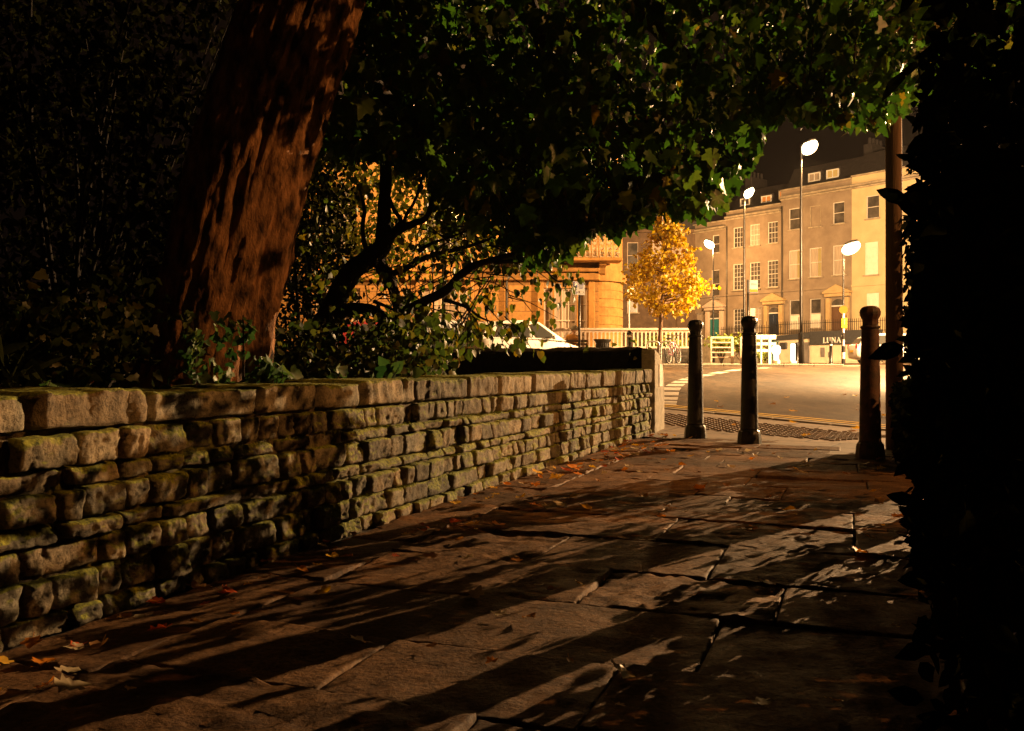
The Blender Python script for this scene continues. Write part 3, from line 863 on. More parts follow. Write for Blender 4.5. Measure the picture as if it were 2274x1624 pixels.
for _ in range(130):
    x, y = R.uniform(560, 1850), R.uniform(380, 1450)
    a = P(*X3(x, y), GD + R.uniform(-.7, .4)); ang = R.uniform(-1.2, 1.2)
    L = R.uniform(.15, .5)
    b = a + Vector((math.sin(ang) * L, R.uniform(-.1, .1), -abs(math.cos(ang)) * L * .7))
    tw.tube([a, (a + b) / 2 + Vector((R.uniform(-.04, .04), 0, .03)), b], [.007, .005, .003], 4); tips.append(tuple(b))
struct(tw.build('twig', MAT['darkbark'], gn), 'stuff')
# leaves: hanging curtain, sparse low down, dense above
LOWG = [(560, 330), (650, 560), (720, 700), (800, 690), (880, 720), (980, 770), (1080, 770), (1180, 745), (1240, 700), (1270, 620)]
def keepG(x, y):
    if 775 < x < 905 and 600 < y < 720: return R.random() < .12
    if 870 < x < 1250 and 560 < y < 730: return R.random() < .22
    if 640 < x < 960 and 380 < y < 600: return R.random() < .12
    return True
cg = sprays(230, 600, 1270, LOWG, 250, 7.1, 8.6, keepG)
lp = np.concatenate([clump(cg, 2300, .075), clump(np.array(tips), 260, .05), clump(sprays(40, 880, 1000, [(880, 840), (1000, 800)], 700, 5.6, 6.6), 170, .06)])
leaf_obj('crown', leaf_mesh(lp, NR.uniform(.04, .082, len(lp)), HEART, .72, .3), MAT['lime'], gn)

# ================================================================== OTHER GARDEN PLANTING
def shrub(name, label, cat, cl, n, sig, size, tmpl, m, stems=8, hang=.4):
    pp = clump(cl, n, sig)
    base = Vector((pp[:, 0].mean(), pp[:, 1].mean(), soilz(pp[:, 0].mean(), pp[:, 1].mean()) - .02))
    t = thing(name, label, cat, base)
    leaf_obj('foliage', leaf_mesh(pp, NR.uniform(size * .6, size * 1.25, n), tmpl, hang, .25), m, t)
    g = MB()
    for _ in range(stems):
        q = Vector(pp[R.randrange(n)]); mid = base.lerp(q, .5) + Vector((R.uniform(-.15, .15), R.uniform(-.15, .15), .1))
        pts, rad = smoothpts([base + Vector((R.uniform(-.1, .1), 0, 0)), mid, q], [.025, .015, .005], 4)
        g.tube(pts, rad, 6)
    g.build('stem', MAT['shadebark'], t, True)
    return t
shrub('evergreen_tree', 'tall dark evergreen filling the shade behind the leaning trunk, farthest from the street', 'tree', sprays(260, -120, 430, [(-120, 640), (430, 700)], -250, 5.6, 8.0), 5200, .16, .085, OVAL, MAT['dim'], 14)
shrub('holly_bush', 'low dark bush behind the wall below the evergreen tree', 'bush', sprays(90, 0, 340, [(0, 840), (340, 840)], 690, 4.2, 5.6), 1500, .10, .05, IVY, MAT['bush'], 10)
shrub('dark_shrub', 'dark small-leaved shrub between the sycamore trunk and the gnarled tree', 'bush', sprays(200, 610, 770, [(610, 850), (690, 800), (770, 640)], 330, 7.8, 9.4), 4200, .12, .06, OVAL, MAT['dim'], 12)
shrub('undergrowth_shrub', 'dense low shrub catching amber light under the gnarled tree', 'bush', sprays(130, 640, 960, [(640, 850), (960, 850)], 730, 5.4, 7.4), 2600, .09, .05, HEART, MAT['bush'], 12)
def keepY(x, y): return not (800 < x < 850) or R.random() < .5
t = shrub('amber_street_tree', 'sunny yellow-green tree lit by a street lamp behind the gnarled branches', 'tree', sprays(260, 650, 1260, [(660, 590), (820, 610), (1000, 570), (1180, 520), (1260, 500)], 300, 17.5, 20.5, keepY), 9500, .20, .10, HEART, MAT['planter'], 6)
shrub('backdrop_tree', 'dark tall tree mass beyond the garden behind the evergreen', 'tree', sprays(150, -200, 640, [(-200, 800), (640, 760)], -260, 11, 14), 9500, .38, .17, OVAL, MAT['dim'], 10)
# ivy creeping over the street wall top
pp = []
for _ in range(420):
    s = 6.9 + abs(R.gauss(0, 1)) * 4.5 if R.random() < .25 else R.uniform(9.2, 16)
    q = CS(6.1 + R.gauss(0, .12), s); pp.append((q.x, q.y, .87 + (q.y - 9.1) * .012 + R.uniform(-.12, .06)))
plant('creeper', 'straggly creeper trailing over the top of the dark street wall', 'creeper', pp, NR.uniform(.03, .07, len(pp)), IVY, MAT['bush'], .3)
# leaf litter and ground ivy in the bed (uncountable)
pp = []
for _ in range(2600):
    q = UW(R.uniform(-.5, 9), -2.2 - abs(R.gauss(0, 1.3))); 
    if q.x * .838 + q.y * .545 > 6.0: continue
    pp.append((q.x, q.y, soilz(q.x, q.y) + R.uniform(.0, .05)))
o = leaf_obj('leaf_litter', leaf_mesh(pp, NR.uniform(.03, .08, len(pp)), HEART, .05, .3, up=1.5), MAT['litter']); struct(o, 'stuff')

# ================================================================== RIGHT HEDGE, POLE, IVY
hc = []
for _ in range(520):
    Y = R.uniform(1.25, 3.45); X = .425 * Y + .05 + abs(R.gauss(0, .38))
    top = 1.45 + .25 * noise.noise(Vector((X * 2, Y * 2, 0)))
    hc.append((X, Y, R.uniform(.02, top)))
for _ in range(430):  # taller mass added out of view to keep lamp light off the path
    Y = R.uniform(1.4, 4.0); X = R.uniform(max(1.9, .44 * Y + .5), 4.4)
    hc.append((X, Y, R.uniform(.1, 1.55 + min(1.05, max(0, X - 1.75) * 1.3))))
for cx, cy, rr, top, nn2 in ((2.78, 5.62, .10, 1.6, 16), (2.02, 4.18, .08, 1.4, 12)):  # leaf columns added out of view to shade the path in bands
    for _ in range(nn2): hc.append((cx + R.gauss(0, rr), cy + R.gauss(0, rr), R.uniform(0, top)))
t = thing('hedge', 'tall black broad-leaved hedge along the path edge beside the viewer', 'hedge', (1.45, 2.4, 0))
hp = clump(np.array(hc), 28000, .085)
hp = np.array([p for p in hp if p[0] > .436 * p[1] + .03 and p[2] > .01])
big = []
for y in (455, 545, 700, 770, 150):
    big.append(tuple(P(R.uniform(2005, 2025), y, R.uniform(2.6, 3.3))))
hp = np.concatenate([hp, np.array(big)])
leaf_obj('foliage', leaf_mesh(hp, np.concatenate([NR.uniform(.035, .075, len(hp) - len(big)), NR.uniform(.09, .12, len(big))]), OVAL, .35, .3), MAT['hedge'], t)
g = MB()
for _ in range(26):
    Y = R.uniform(1.9, 3.3); X = .425 * Y + R.uniform(.3, .7)
    g.tube([(X, Y, -.02), (X + R.uniform(0, .1), Y + R.uniform(-.1, .1), .7), (X + R.uniform(0, .2), Y + R.uniform(-.2, .1), 1.4)], [.02, .013, .005], 6)
for cx, cy, rr, top in ((2.78, 5.62, .10, 1.65), (2.02, 4.18, .075, 1.45)):  # added unseen posts, shaped as stems, that cast shadow bands on the path
    gg = MB(); gg.tube([(cx, cy, -.05), (cx + .02, cy, .6), (cx - .02, cy + .02, top)], [rr, rr * .92, rr * .8], 10, .08); gg.build('stem', MAT['darkbark'], t)
struct(g.build('stem', MAT['darkbark'], t), 'stuff')

pole = thing('wooden_pole', 'brown wooden pole with dark box rising out of the ivy by the path mouth', 'pole', (3.08, 7.25, 0))
g = MB(); g.tube([(3.08, 7.25, -.05), (3.075, 7.25, 2), (3.065, 7.25, 4), (3.05, 7.25, 6.5)], [.068, .063, .058, .05], 16, .03)
g.build('shaft', MAT['wood'], pole, True)
g = MB(); g.box(P(2012, 185, 7.1), (.19, .10, .36), None, .01)
g.build('junction_box', MAT['fascia'], pole)
iv = []
for _ in range(260):
    f = R.random(); Y = 5.55 + f * 1.9; X = .424 * Y + .03 + abs(R.gauss(0, .30))
    iv.append((X, Y, R.uniform(.02, .56) * (1 - .4 * abs(R.gauss(0, .4)))))
for _ in range(40): iv.append((R.uniform(3.3, 4.0), R.uniform(6.9, 8.0), R.uniform(.7, 1.8)))  # sparse unseen growth added to dim the light on wall and path
for _ in range(60): iv.append((3.1 + R.gauss(0, .1), 7.2 + R.gauss(0, .1), R.uniform(.8, 2.2)))
t = thing('ivy_bush', 'dense ivy mound smothering the base of the wooden pole', 'ivy', (2.95, 6.5, 0))
ip = clump(np.array(iv), 5400, .07); ip = np.array([p for p in ip if p[0] > (.425 if p[2] < .55 else .437) * p[1] and p[2] > .005])
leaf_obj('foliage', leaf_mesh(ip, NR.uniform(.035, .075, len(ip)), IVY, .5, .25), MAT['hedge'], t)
g = MB()
for _ in range(14):
    Y = R.uniform(5.7, 7.3); X = .424 * Y + R.uniform(.15, .5)
    g.tube([(X, Y, -.02), (X + R.uniform(-.1, .1), Y, .5), (X + R.uniform(-.2, .2), Y, 1.05)], [.015, .01, .004], 6)
g.build('stem', MAT['darkbark'], t)

# ================================================================== FALLEN LEAVES
def leaf_proto(tmpl, curl, seed):
    T = tmpl; n = len(T); rr = random.Random(seed)
    cx = sum(p[1] for p in T) / n; vs = []
    for x, y in list(T) + [(0, cx)]:
        z = .02 + curl * (abs(x) ** 1.5 * 1.3 + (y - .45) ** 2 * .9) * rr.uniform(.5, 1.3) + rr.uniform(0, .12)
        vs.append((x, y - .45, z))
    fs = [(i, (i + 1) % n, n) for i in range(n)]
    # stalk
    vs += [(-.012, -.45, .03), (.012, -.45, .03), (.03, -.95, .10 + curl * .3), (.0, -.95, .12 + curl * .3)]
    fs.append((n + 1, n + 2, n + 3, n + 4))
    return vs, fs
protos = []
for k, (tm, cu) in enumerate([(SYC, .12), (SYC, .28), (SYC, .42), (HEART, .3), (HEART, .5), (OVAL, .35)]):
    for mi, m in enumerate(LEAFA):
        vs, fs = leaf_proto(tm, cu, k)
        me = bpy.data.meshes.new('fallen_leaf'); me.from_pydata(vs, [], fs); me.materials.append(m)
        me.polygons.foreach_set('use_smooth', [True] * len(fs)); me.update(); protos.append((me, mi, k))
COLN = ['orange', 'amber', 'brown', 'buff', 'dark red']
def fallen(p, size, pick, label, group):
    o = bpy.data.objects.new('fallen_leaf', pick); C.objects.link(o)
    o.location = p; o.scale = (size,) * 3
    o.rotation_euler = (R.gauss(0, .18), R.gauss(0, .18), R.uniform(0, 6.28))
    return tag(o, label, 'leaf', group)
def pick(mi=None, k=None):
    c = [m for m, a, b in protos if (mi is None or a == mi) and (k is None or b == k)]
    return R.choice(c)
def floor_pt(x, y):
    Y = CAM_H / ((y - 815) / F)
    if Y > 9: Y = (CAM_H + .3) / (.0333 + (y - 815) / F)
    return Vector(((x - 1137) / F * Y, Y, gz(Y) + .014))
special = [
    (595, 1257, .085, 0, 1, 'bright orange maple leaf at the wall foot beside an amber one'),
    (738, 1250, .075, 1, 2, 'curled amber leaf lying alone on the paving near the wall'),
    (345, 1350, .07, 0, 5, 'narrow orange leaf flat on the channel stones by the wall'),
    (522, 1400, .06, 1, 0, 'small glowing amber leaf in the shadow of a bollard'),
    (455, 1355, .06, 4, 1, 'dark red leaf resting on the edging line of the path'),
    (165, 1455, .075, 3, 1, 'pale buff crumpled leaf on the channel at the dark end of the wall'),
    (100, 1490, .085, 0, 2, 'curled orange and buff leaf in the darkest corner of the path'),
    (800, 1440, .10, 2, 0, 'big flat brown maple leaf in the deepest shadow band'),
    (160, 1550, .12, 3, 2, 'large curled buff leaf on the slab nearest the viewer'),
    (1545, 1335, .07, 0, 1, 'orange red crumpled leaf beside the pale square patch'),
    (1375, 1510, .10, 3, 2, 'upright curled buff leaf with long stalk on the foreground flagstone'),
    (1060, 1330, .085, 3, 1, 'spread buff leaf at the edge of the long shadow'),
    (1283, 1306, .055, 1, 3, 'small amber leaf in the middle of the path'),
    (1470, 997, .14, 0, 1, 'heap-like big orange leaf by the foot of the stone slab'),
    (1275, 1046, .12, 0, 0, 'round orange leaf in the drift along the wall'),
]
for x, y, s, mi, k, lab in special:
    fallen(floor_pt(x, y), s * (.55 if y > 1230 else .8), pick(mi, k), lab, 'fallen autumn leaves on the path')
for _ in range(140):       # drift along the foot of the wall
    u = R.uniform(1.2, 8.6); w = WF + .05 + abs(R.gauss(0, .22))
    p = UW(u, w, .012); mi = R.choice([0, 0, 1, 2, 2, 3, 4])
    fallen(p, R.uniform(.025, .05) if u < 3.2 else R.uniform(.035, .075), pick(mi), 'small autumn leaf in the drift along the foot of the low wall', 'fallen leaves along the wall foot')
for _ in range(95):
    u = R.uniform(1.0, 7.6); w = R.uniform(-1.5, .35)
    p = UW(u, w, .014)
    fallen(p, R.uniform(.02, .045) if u < 3.2 else R.uniform(.03, .065), pick(R.choice([0, 1, 2, 2, 3, 3])), 'small autumn leaf lying out on the flagstones of the path', 'fallen leaves out on the flagstones')
for _ in range(50):
    c = R.uniform(6.3, 13); s = R.uniform(1.5, 10); p = CS(c, s, dz=-.012 if c > 8.42 else .012)
    fallen(p, R.uniform(.05, .10), pick(R.choice([0, 1, 1, 2, 3])), 'small autumn leaf on the pavement or road beyond the bollards', 'fallen leaves beyond the bollards')

# ================================================================== HOUSES
def wall_open(mb, o, e, nrm, W, z0, z1, ops, depth=.16):
    """front wall W wide from o along e with rectangular openings (x0,x1,za,zb) and their reveals"""
    o, e, nrm = Vector(o), Vector(e), Vector(nrm)
    xs = sorted({0, W, *[v for p in ops for v in p[:2]]}); zs = sorted({z0, z1, *[v for p in ops for v in p[2:4]]})
    def pt(x, z, d=0): return (o.x + e.x * x - nrm.x * d, o.y + e.y * x - nrm.y * d, z)
    for i in range(len(xs) - 1):
        for j in range(len(zs) - 1):
            mx, mz = (xs[i] + xs[i + 1]) / 2, (zs[j] + zs[j + 1]) / 2
            if any(a < mx < b and c < mz < d for a, b, c, d in ops): continue
            mb.add([pt(xs[i], zs[j]), pt(xs[i + 1], zs[j]), pt(xs[i + 1], zs[j + 1]), pt(xs[i], zs[j + 1])], [(0, 1, 2, 3)])
    for a, b, c, d in ops:
        ring = [(a, c), (b, c), (b, d), (a, d)]
        for k in range(4):
            p, q = ring[k], ring[(k + 1) % 4]
            mb.add([pt(*p), pt(*q), pt(*q, depth), pt(*p, depth)], [(0, 1, 2, 3)])
    return mb

def sash(parent, o, e, nrm, x0, x1, z0, z1, pane, cols=3, rows=2, fr=.055, bar=.02, dep=.13, sillm=None, fm=None, label=None):
    """a sash window: frame and bars, pane as sub-part, sill as sub-part"""
    o, e, nrm = Vector(o), Vector(e), Vector(nrm); fm = fm or MAT['sashpaint']
    ax = (e, nrm, UP)
    def at(x, z, d): return Vector((o.x + e.x * x - nrm.x * d, o.y + e.y * x - nrm.y * d, z))
    g = MB(); cx = (x0 + x1) / 2; cz = (z0 + z1) / 2; W = x1 - x0; H = z1 - z0
    for x in (x0 + fr / 2, x1 - fr / 2): g.box(at(x, cz, dep - .03), (fr, .07, H), ax)
    for z, t in ((z0 + fr / 2, fr), (z1 - fr / 2, fr), (cz, fr * .8)): g.box(at(cx, z, dep - .027), (W - 2 * fr, .06, t), ax)
    for k in range(1, cols): g.box(at(x0 + fr + (W - 2 * fr) * k / cols, cz, dep - .022), (bar, .045, H - 2 * fr), ax)
    for half in (0, 1):
        for k in range(1, rows):
            z = (z0 if not half else cz) + H / 2 * k / rows
            g.box(at(cx, z, dep - .02), (W - 2 * fr, .04, bar), ax)
    w = g.build('window', fm, parent)
    g = MB(); g.add([at(x0, z0, dep), at(x1, z0, dep), at(x1, z1, dep), at(x0, z1, dep)], [(0, 1, 2, 3)])
    pm = g.build('pane', pane, w)
    g = MB(); g.box(at(cx, z0 - .05, -.05), (W + .18, .2, .1), ax, .01); g.build('sill', sillm or MAT['limestone_trim'], w)
    return w

FE = Vector((-.633, .774, 0)); FN = Vector((-.774, -.633, 0))
def FP(t, out=0, z=0): return Vector((22.4 - .633 * t - .774 * out, 75 + .774 * t - .633 * out, z))
TZ = 3.15         # terrace level

def door_surround(parent, t, z0, w=1.15, h=2.35, m=None, dm=None, arch=True):
    m = m or MAT['pediment']
    ax = (FE, FN, UP)
    g = MB()
    for k in (-1, 1): g.box(FP(t + k * (w / 2 + .22), .14, z0 + h / 2 + .2), (.36, .30, h + .4), ax, .02)
    g.box(FP(t, .17, z0 + h + .62), (w + 1.0, .36, .26), ax, .02)
    g.prism([(-w / 2 - .62, 0), (w / 2 + .62, 0), (w / 2 + .62, .12), (0, .68), (-w / 2 - .62, .12)], FP(t, .0, z0 + h + .76), FE, UP, FN * .45)
    s = g.build('door_surround', m, parent)
    g = MB(); g.box(FP(t, .02, z0 + h / 2 - .12), (w, .08, h - .25), ax, .01)
    for kx in (-1, 1):
        for kz in (.28, .68): g.box(FP(t + kx * w * .22, .065, z0 + h * kz), (w * .30, .03, h * .26), ax, .01)
    d = g.build('door', dm, parent)
    g = MB(); poly = [(-w / 2, 0)] + [(w / 2 * math.cos(a), w / 2 * .85 * math.sin(a)) for a in [PI - PI * i / 10 for i in range(1, 10)]] + [(w / 2, 0)]
    g.prism(poly, FP(t, .03, z0 + h - .18), FE, UP, FN * .04); g.build('fanlight', MAT['glass'], parent)
    g = MB(); g.box(FP(t, .07, z0 + h - .24), (w, .1, .1), ax); g.build('transom', MAT['white'], parent)

def house(label, t0, t1, ztop, wallm, ops, zc, group='terraced houses on the raised terrace', z0=.4):
    """t0 < t1 along the row; ops: (tc, width, za, zb, pane, cols, rows, blind)"""
    base = FP((t0 + t1) / 2, 0, z0)
    h = thing('terraced_house', label, 'house', base, 0, group)
    W = t1 - t0; o = FP(t0, 0, 0)
    rects = [(tc - w / 2 - t0, tc + w / 2 - t0, za, zb) for tc, w, za, zb, *_ in ops]
    g = MB(); wall_open(g, o, FE, FN, W, z0, ztop, rects)
    a, b = FP(t0, -9, 0), FP(t1, -9, 0); c, d = FP(t0), FP(t1)
    for p, q in ((c, a), (a, b), (b, d)):
        g.add([(p.x, p.y, z0), (q.x, q.y, z0), (q.x, q.y, ztop), (p.x, p.y, ztop)], [(0, 1, 2, 3)])
    g.build('wall', wallm, h)
    ax = (FE, FN, UP)
    g = MB(); g.box(FP((t0 + t1) / 2, .16, zc), (W, .42, .16), ax, .03); g.box(FP((t0 + t1) / 2, .08, zc - .17), (W, .22, .14), ax, .03)
    g.box(FP((t0 + t1) / 2, .02, ztop - .04), (W, .3, .12), ax, .02)
    g.build('cornice', MAT['limestone_trim'], h)
    g = MB(); g.box(FP((t0 + t1) / 2, .04, 6.95), (W, .12, .14), ax); g.build('string_course', wallm, h)
    g = MB(); g.prism([(.3, -.5), (1.9, 2.0), (7.0, 2.0), (8.9, -.5)], FP(t0 + .02, 0, ztop), -FN, UP, FE * (W - .04)); g.build('roof', MAT['slate'], h)
    for tc, w, za, zb, pane, cols, rows, blind in ops:
        if blind in (1, 2):
            g = MB(); g.box(FP(tc, -.12, (za + zb) / 2), (w, .06, zb - za), ax); bw = g.build('blind_window', MAT['blind'] if blind == 2 else wallm, h)
            g = MB(); g.box(FP(tc, .05, za - .05), (w + .18, .2, .1), ax); g.build('sill', MAT['limestone_trim'], bw)
            if blind == 1:
                g = MB()
                for k in (-1, 1): g.box(FP(tc + k * (w / 2 - .03), -.05, (za + zb) / 2), (.06, .05, zb - za - .12), ax)
                g.box(FP(tc, -.05, zb - .03), (w, .05, .06), ax)
                g.build('frame', MAT['limestone_trim'], bw)
        else:
            pass
    for tc, w, za, zb, pane, cols, rows, blind in ops:
        if blind in (1, 2): continue
        wn = sash(h, o, FE, FN, tc - w / 2 - t0, tc + w / 2 - t0, za, zb, pane, cols, rows)
        if blind == 3:
            g = MB(); g.box(FP(tc, -.115, za + (zb - za) * .25), (w - .12, .012, (zb - za) * .46), (FE, FN, UP)); g.build('blind', MAT['blind'], wn)
        if blind == 4:
            g = MB(); g.box(FP(tc - w * .30, -.122, (za + zb) / 2), (w * .28, .006, (zb - za) - .14), (FE, FN, UP)); g.build('lit_gap', MAT['lit2'], wn)
    return h

def dormer(h, t, za, zb, w, pane, out=-1.0):
    ax = (FE, FN, UP)
    g = MB(); g.box(FP(t, out - .9, (za + zb) / 2 + .05), (w + .3, 1.75, zb - za + .3), ax, .02); d = g.build('dormer', MAT['slate'], h)
    g = MB(); x0, x1 = t - w / 2, t + w / 2
    for x in (x0, x1, t): g.box(FP(x, out + .03, (za + zb) / 2), (.09 if x != t else .05, .1, zb - za), ax)
    for z in (za, zb, (za + zb) / 2): g.box(FP(t, out + .035, z), (w + .09, .09, .08), ax)
    g.build('frame', MAT['white'], d)
    g = MB(); g.add([FP(x0, out + .012, za), FP(x1, out + .012, za), FP(x1, out + .012, zb), FP(x0, out + .012, zb)], [(0, 1, 2, 3)])
    g.build('pane', pane, d)

GL, CU, LI, LI2 = MAT['glass'], MAT['curtain'], MAT['lit'], MAT['lit2']
h3 = house('yellow rendered house at the end of the terrace beside the ivy and pole', -15, -6.37, 15.5, MAT['yellow_render'],
      [(-8.1, 1.05, 12.0, 13.75, GL, 1, 1, 0), (-8.0, 1.1, 7.7, 10.2, CU, 1, 1, 2), (-8.1, 1.05, 4.1, 6.3, CU, 1, 1, 2), (-11.5, 1.05, 12.0, 13.75, GL, 1, 1, 0), (-11.5, 1.1, 7.7, 10.2, GL, 1, 1, 0)], 14.7)
h2 = house('grey stone house with two dormers between the yellow house and the teal-door neighbour', -6.36, 0, 15.35, MAT['limestone'],
      [(-1.27, 1.05, 11.95, 13.7, GL, 1, 1, 0), (-3.2, 1.0, 11.95, 13.65, GL, 1, 1, 1), (-5.25, 1.0, 11.95, 13.65, GL, 1, 1, 0),
       (-1.3, 1.1, 7.9, 10.25, CU, 1, 1, 4), (-3.2, 1.1, 7.9, 10.25, CU, 1, 1, 4), (-5.3, 1.1, 7.9, 10.25, CU, 1, 1, 0),
       (-1.35, 1.1, 3.75, 6.15, GL, 1, 1, 3), (-3.2, 1.0, 3.8, 6.15, GL, 1, 1, 3)], 14.7)
door_surround(h2, -5.25, TZ, 1.15, 2.55, None, MAT['brown'])
dormer(h2, -2.5, 15.25, 16.5, 1.0, CU); dormer(h2, -4.15, 15.25, 16.5, 1.0, LI2)
h1 = house('brown stone house with small-paned sashes behind the bus stop flag', .01, 5.57, 14.3, MAT['limestone2'],
      [(.80, 1.0, 11.05, 12.85, GL, 3, 2, 0), (2.58, 1.0, 11.05, 12.85, CU, 3, 2, 0), (4.32, 1.0, 11.05, 12.8, GL, 3, 2, 0),
       (.80, 1.05, 7.35, 9.6, GL, 3, 3, 0), (2.58, 1.05, 7.35, 9.6, GL, 3, 3, 0), (4.32, 1.05, 7.35, 9.6, GL, 3, 3, 0),
       (4.3, 1.05, 3.65, 5.7, GL, 3, 3, 0), (2.5, 1.15, 3.65, 5.7, CU, 3, 2, 0)], 13.75)
door_surround(h1, .62, TZ - .1, 1.0, 2.35, None, MAT['bluedoor'])
dormer(h1, .35, 14.35, 15.5, .9, LI); dormer(h1, 2.1, 14.2, 15.3, .95, LI); dormer(h1, 4.3, 14.3, 15.4, .9, GL)
h0 = house('plain stone house with a teal front door behind the golden tree', 5.58, 11.95, 13.6, MAT['limestone2'],
      [(6.7, .75, 10.8, 12.4, GL, 1, 1, 0), (6.75, .85, 6.8, 9.3, GL, 1, 1, 0), (9.2, .85, 6.8, 9.3, GL, 1, 1, 0), (8.56, 1.0, 3.4, 5.5, CU, 1, 1, 0), (10.4, 1.0, 3.2, 5.4, CU, 1, 1, 0)], 13.0)
door_surround(h0, 6.75, TZ - .25, 1.1, 2.3, MAT['cream'], MAT['teal'])
g = MB(); g.box(FP(9.6, -2.5, 15.2), (1.2, 1.0, 3.2), (FE, FN, UP), .03)
for k in (-.35, 0, .35): g.lathe([(.13, 0), (.11, .5)], FP(9.6 + k, -2.5, 16.8), 10)
g.build('chimney', MAT['redtile'], h0)
for hh, t, z in ((h2, -6.1, 16.4), (h1, 5.3, 15.6)):
    g = MB(); g.box(FP(t, -4, z + .6), (.7, 2.4, 3.0), (FE, FN, UP), .03)
    for k in (-.8, -.25, .3, .85): g.lathe([(.14, 0), (.12, .55)], FP(t, -4 + k, z + 2.1), 10)
    g.build('chimney', MAT['slate'], hh)
# rain pipes
for hh, t, zt in ((h1, 5.45, 13.0), (h2, -.15, 14.0)):
    g = MB(); g.tube([FP(t, .08, TZ), FP(t, .08, zt)], .05, 8); g.build('rain_pipe', MAT['darkpole'], hh)

# raised terrace and shops
ter = MB()
ter.prism([(0, 0), (4.1, 0), (4.1, TZ - .0), (0, TZ - .0)], FP(-15, 0, .002), FN, UP, FE * 13.2)
ter.prism([(0, 0), (2.6, 0), (2.6, TZ - .12), (0, TZ - .12)], FP(-1.8, 0, .003), FN, UP, FE * 17)
o = ter.build('terrace', MAT['limestone_trim']); struct(o)
shop = thing('corner_shop', 'cream shop front under a charcoal fascia lettered LUNA below the terrace railings', 'shop', FP(-7, 4.2, 1.0))
ax = (FE, FN, UP)
g = MB(); g.box(FP(-8.35, 4.25, 1.85), (5.5, .3, 2.2), ax); g.build('shop_wall', MAT['shopwall'], shop)
g = MB(); g.box(FP(-8.35, 4.36, 2.82), (5.5, .5, 1.0), ax, .02); fa = g.build('fascia', MAT['fascia'], shop)
def serif(mb, ch, o, e, h, d):
    o, e = Vector(o), Vector(e); w = h
    S = {
     'L': [[(.05, 0), (.70, 0), (.70, .26), (.62, .10), (.32, .07), (.32, .93), (.42, 1), (.05, 1), (.15, .93), (.15, .07)]],
     'U': [[(.0, 1), (.36, 1), (.27, .93), (.27, .3), (.32, .15), (.45, .09), (.45, 0), (.25, .04), (.13, .17), (.10, .3), (.10, .93)],
           [(.45, 0), (.45, .09), (.60, .15), (.66, .3), (.66, .93), (.57, 1), (.85, 1), (.74, .93), (.74, .3), (.70, .12), (.60, .03)]],
     'N': [[(.0, 0), (.28, 0), (.18, .07), (.18, 1), (.0, 1), (.10, .93), (.10, .07)], [(.05, 1), (.25, 1), (.80, .25), (.80, 0), (.72, 0)],
           [(.72, 0), (.80, 0), (.80, .93), (.90, 1), (.62, 1), (.72, .93)]],
     'A': [[(-.02, 0), (.26, 0), (.17, .07), (.42, .85), (.42, 1), (.09, .07)], [(.42, 1), (.50, 1), (.86, .07), (.94, 0), (.58, 0), (.67, .07), (.40, .85)], [(.22, .32), (.64, .32), (.61, .40), (.25, .40)]],
     'S': [[(.08, .05), (.12, .28), (.22, .1), (.4, .08), (.55, .16), (.5, .34), (.2, .5), (.08, .68), (.14, .88), (.35, 1), (.6, .95), (.6, .75), (.5, .88), (.34, .9), (.24, .8), (.3, .62), (.6, .46), (.72, .28), (.62, .08), (.4, 0)]],
     'P': [[(.1, 0), (.3, 0), (.3, 1), (.1, 1)], [(.3, .42), (.58, .42), (.74, .56), (.74, .86), (.58, 1), (.3, 1), (.3, .84), (.5, .84), (.56, .78), (.56, .64), (.5, .58), (.3, .58)]],
    }
    for poly in S[ch]: mb.prism([(x * w, y * h) for x, y in poly], o, e, UP, d)
g = MB(); lx = 0
hL = .42
for ch, adv in (('L', .74), ('U', .92), ('N', .95), ('A', 1)):
    serif(g, ch, FP(-6.72 - lx, 4.63, 2.42), -FE, hL, FN * .03); lx += adv * hL * 1.02
g.build('lettering', MAT['letter'], fa)
g = MB()
for x0, x1, z0, z1 in ((-8.2, -6.9, 1.05, 2.2), (-10.8, -8.4, 1.05, 2.25)): g.box(FP((x0 + x1) / 2, 4.42, (z0 + z1) / 2), (x1 - x0, .05, z1 - z0), ax)
g.build('shop_window', MAT['shopwall'], shop)
g = MB()
for k, (x, z, w, h_) in enumerate(((-6.6, 1.75, .35, .7), (-7.2, 1.55, .3, .4))): g.box(FP(x, 4.45, z), (w, .02, h_), ax)
g.build('poster', MAT['shopglass'], shop)
s2 = thing('corner_shop', 'narrow cream shop with posters, grey door and thin dark fascia next to the white fence', 'shop', FP(-3.9, 4.2, 1.0))
g = MB(); g.box(FP(-3.83, 4.2, 1.9), (3.5, .3, 2.1), ax); g.build('shop_wall', MAT['shopwall'], s2)
g = MB(); g.prism([(-2.08, 2.70), (-5.58, 2.82), (-5.58, 3.25), (-2.08, 3.02)], FP(0, 4.1, 0), FE, UP, FN * .45); g.build('fascia', MAT['fascia'], s2)
g = MB(); g.box(FP(-5.05, 4.37, 1.75), (.85, .08, 1.55), ax, .01); g.box(FP(-5.05, 4.40, 2.35), (.85, .08, .12), ax); dd = g.build('door', MAT['shopglass'], s2)
g = MB()
for x in (-5.4, -5.05, -4.7): g.box(FP(x, 4.43, 1.75), (.05, .05, 1.5), ax)
g.build('frame', MAT['steel'], dd)
g = MB(); g.box(FP(-4.05, 4.37, 1.95), (.4, .03, .75), ax); po = g.build('poster', mat('yellow_poster', (.55, .45, .12)), s2)
g = MB()
for i in range(4):
    for j in range(3): g.box(FP(-3.92 - i * .09, 4.39, 2.18 - j * .13), (.05, .012, .07), ax)
g.build('poster_picture', MAT['ink'], po)
g = MB(); g.box(FP(-2.55, 4.37, 1.75), (.65, .03, .9), ax); g.build('poster', mat('grey_poster', (.30, .22, .2)), s2)
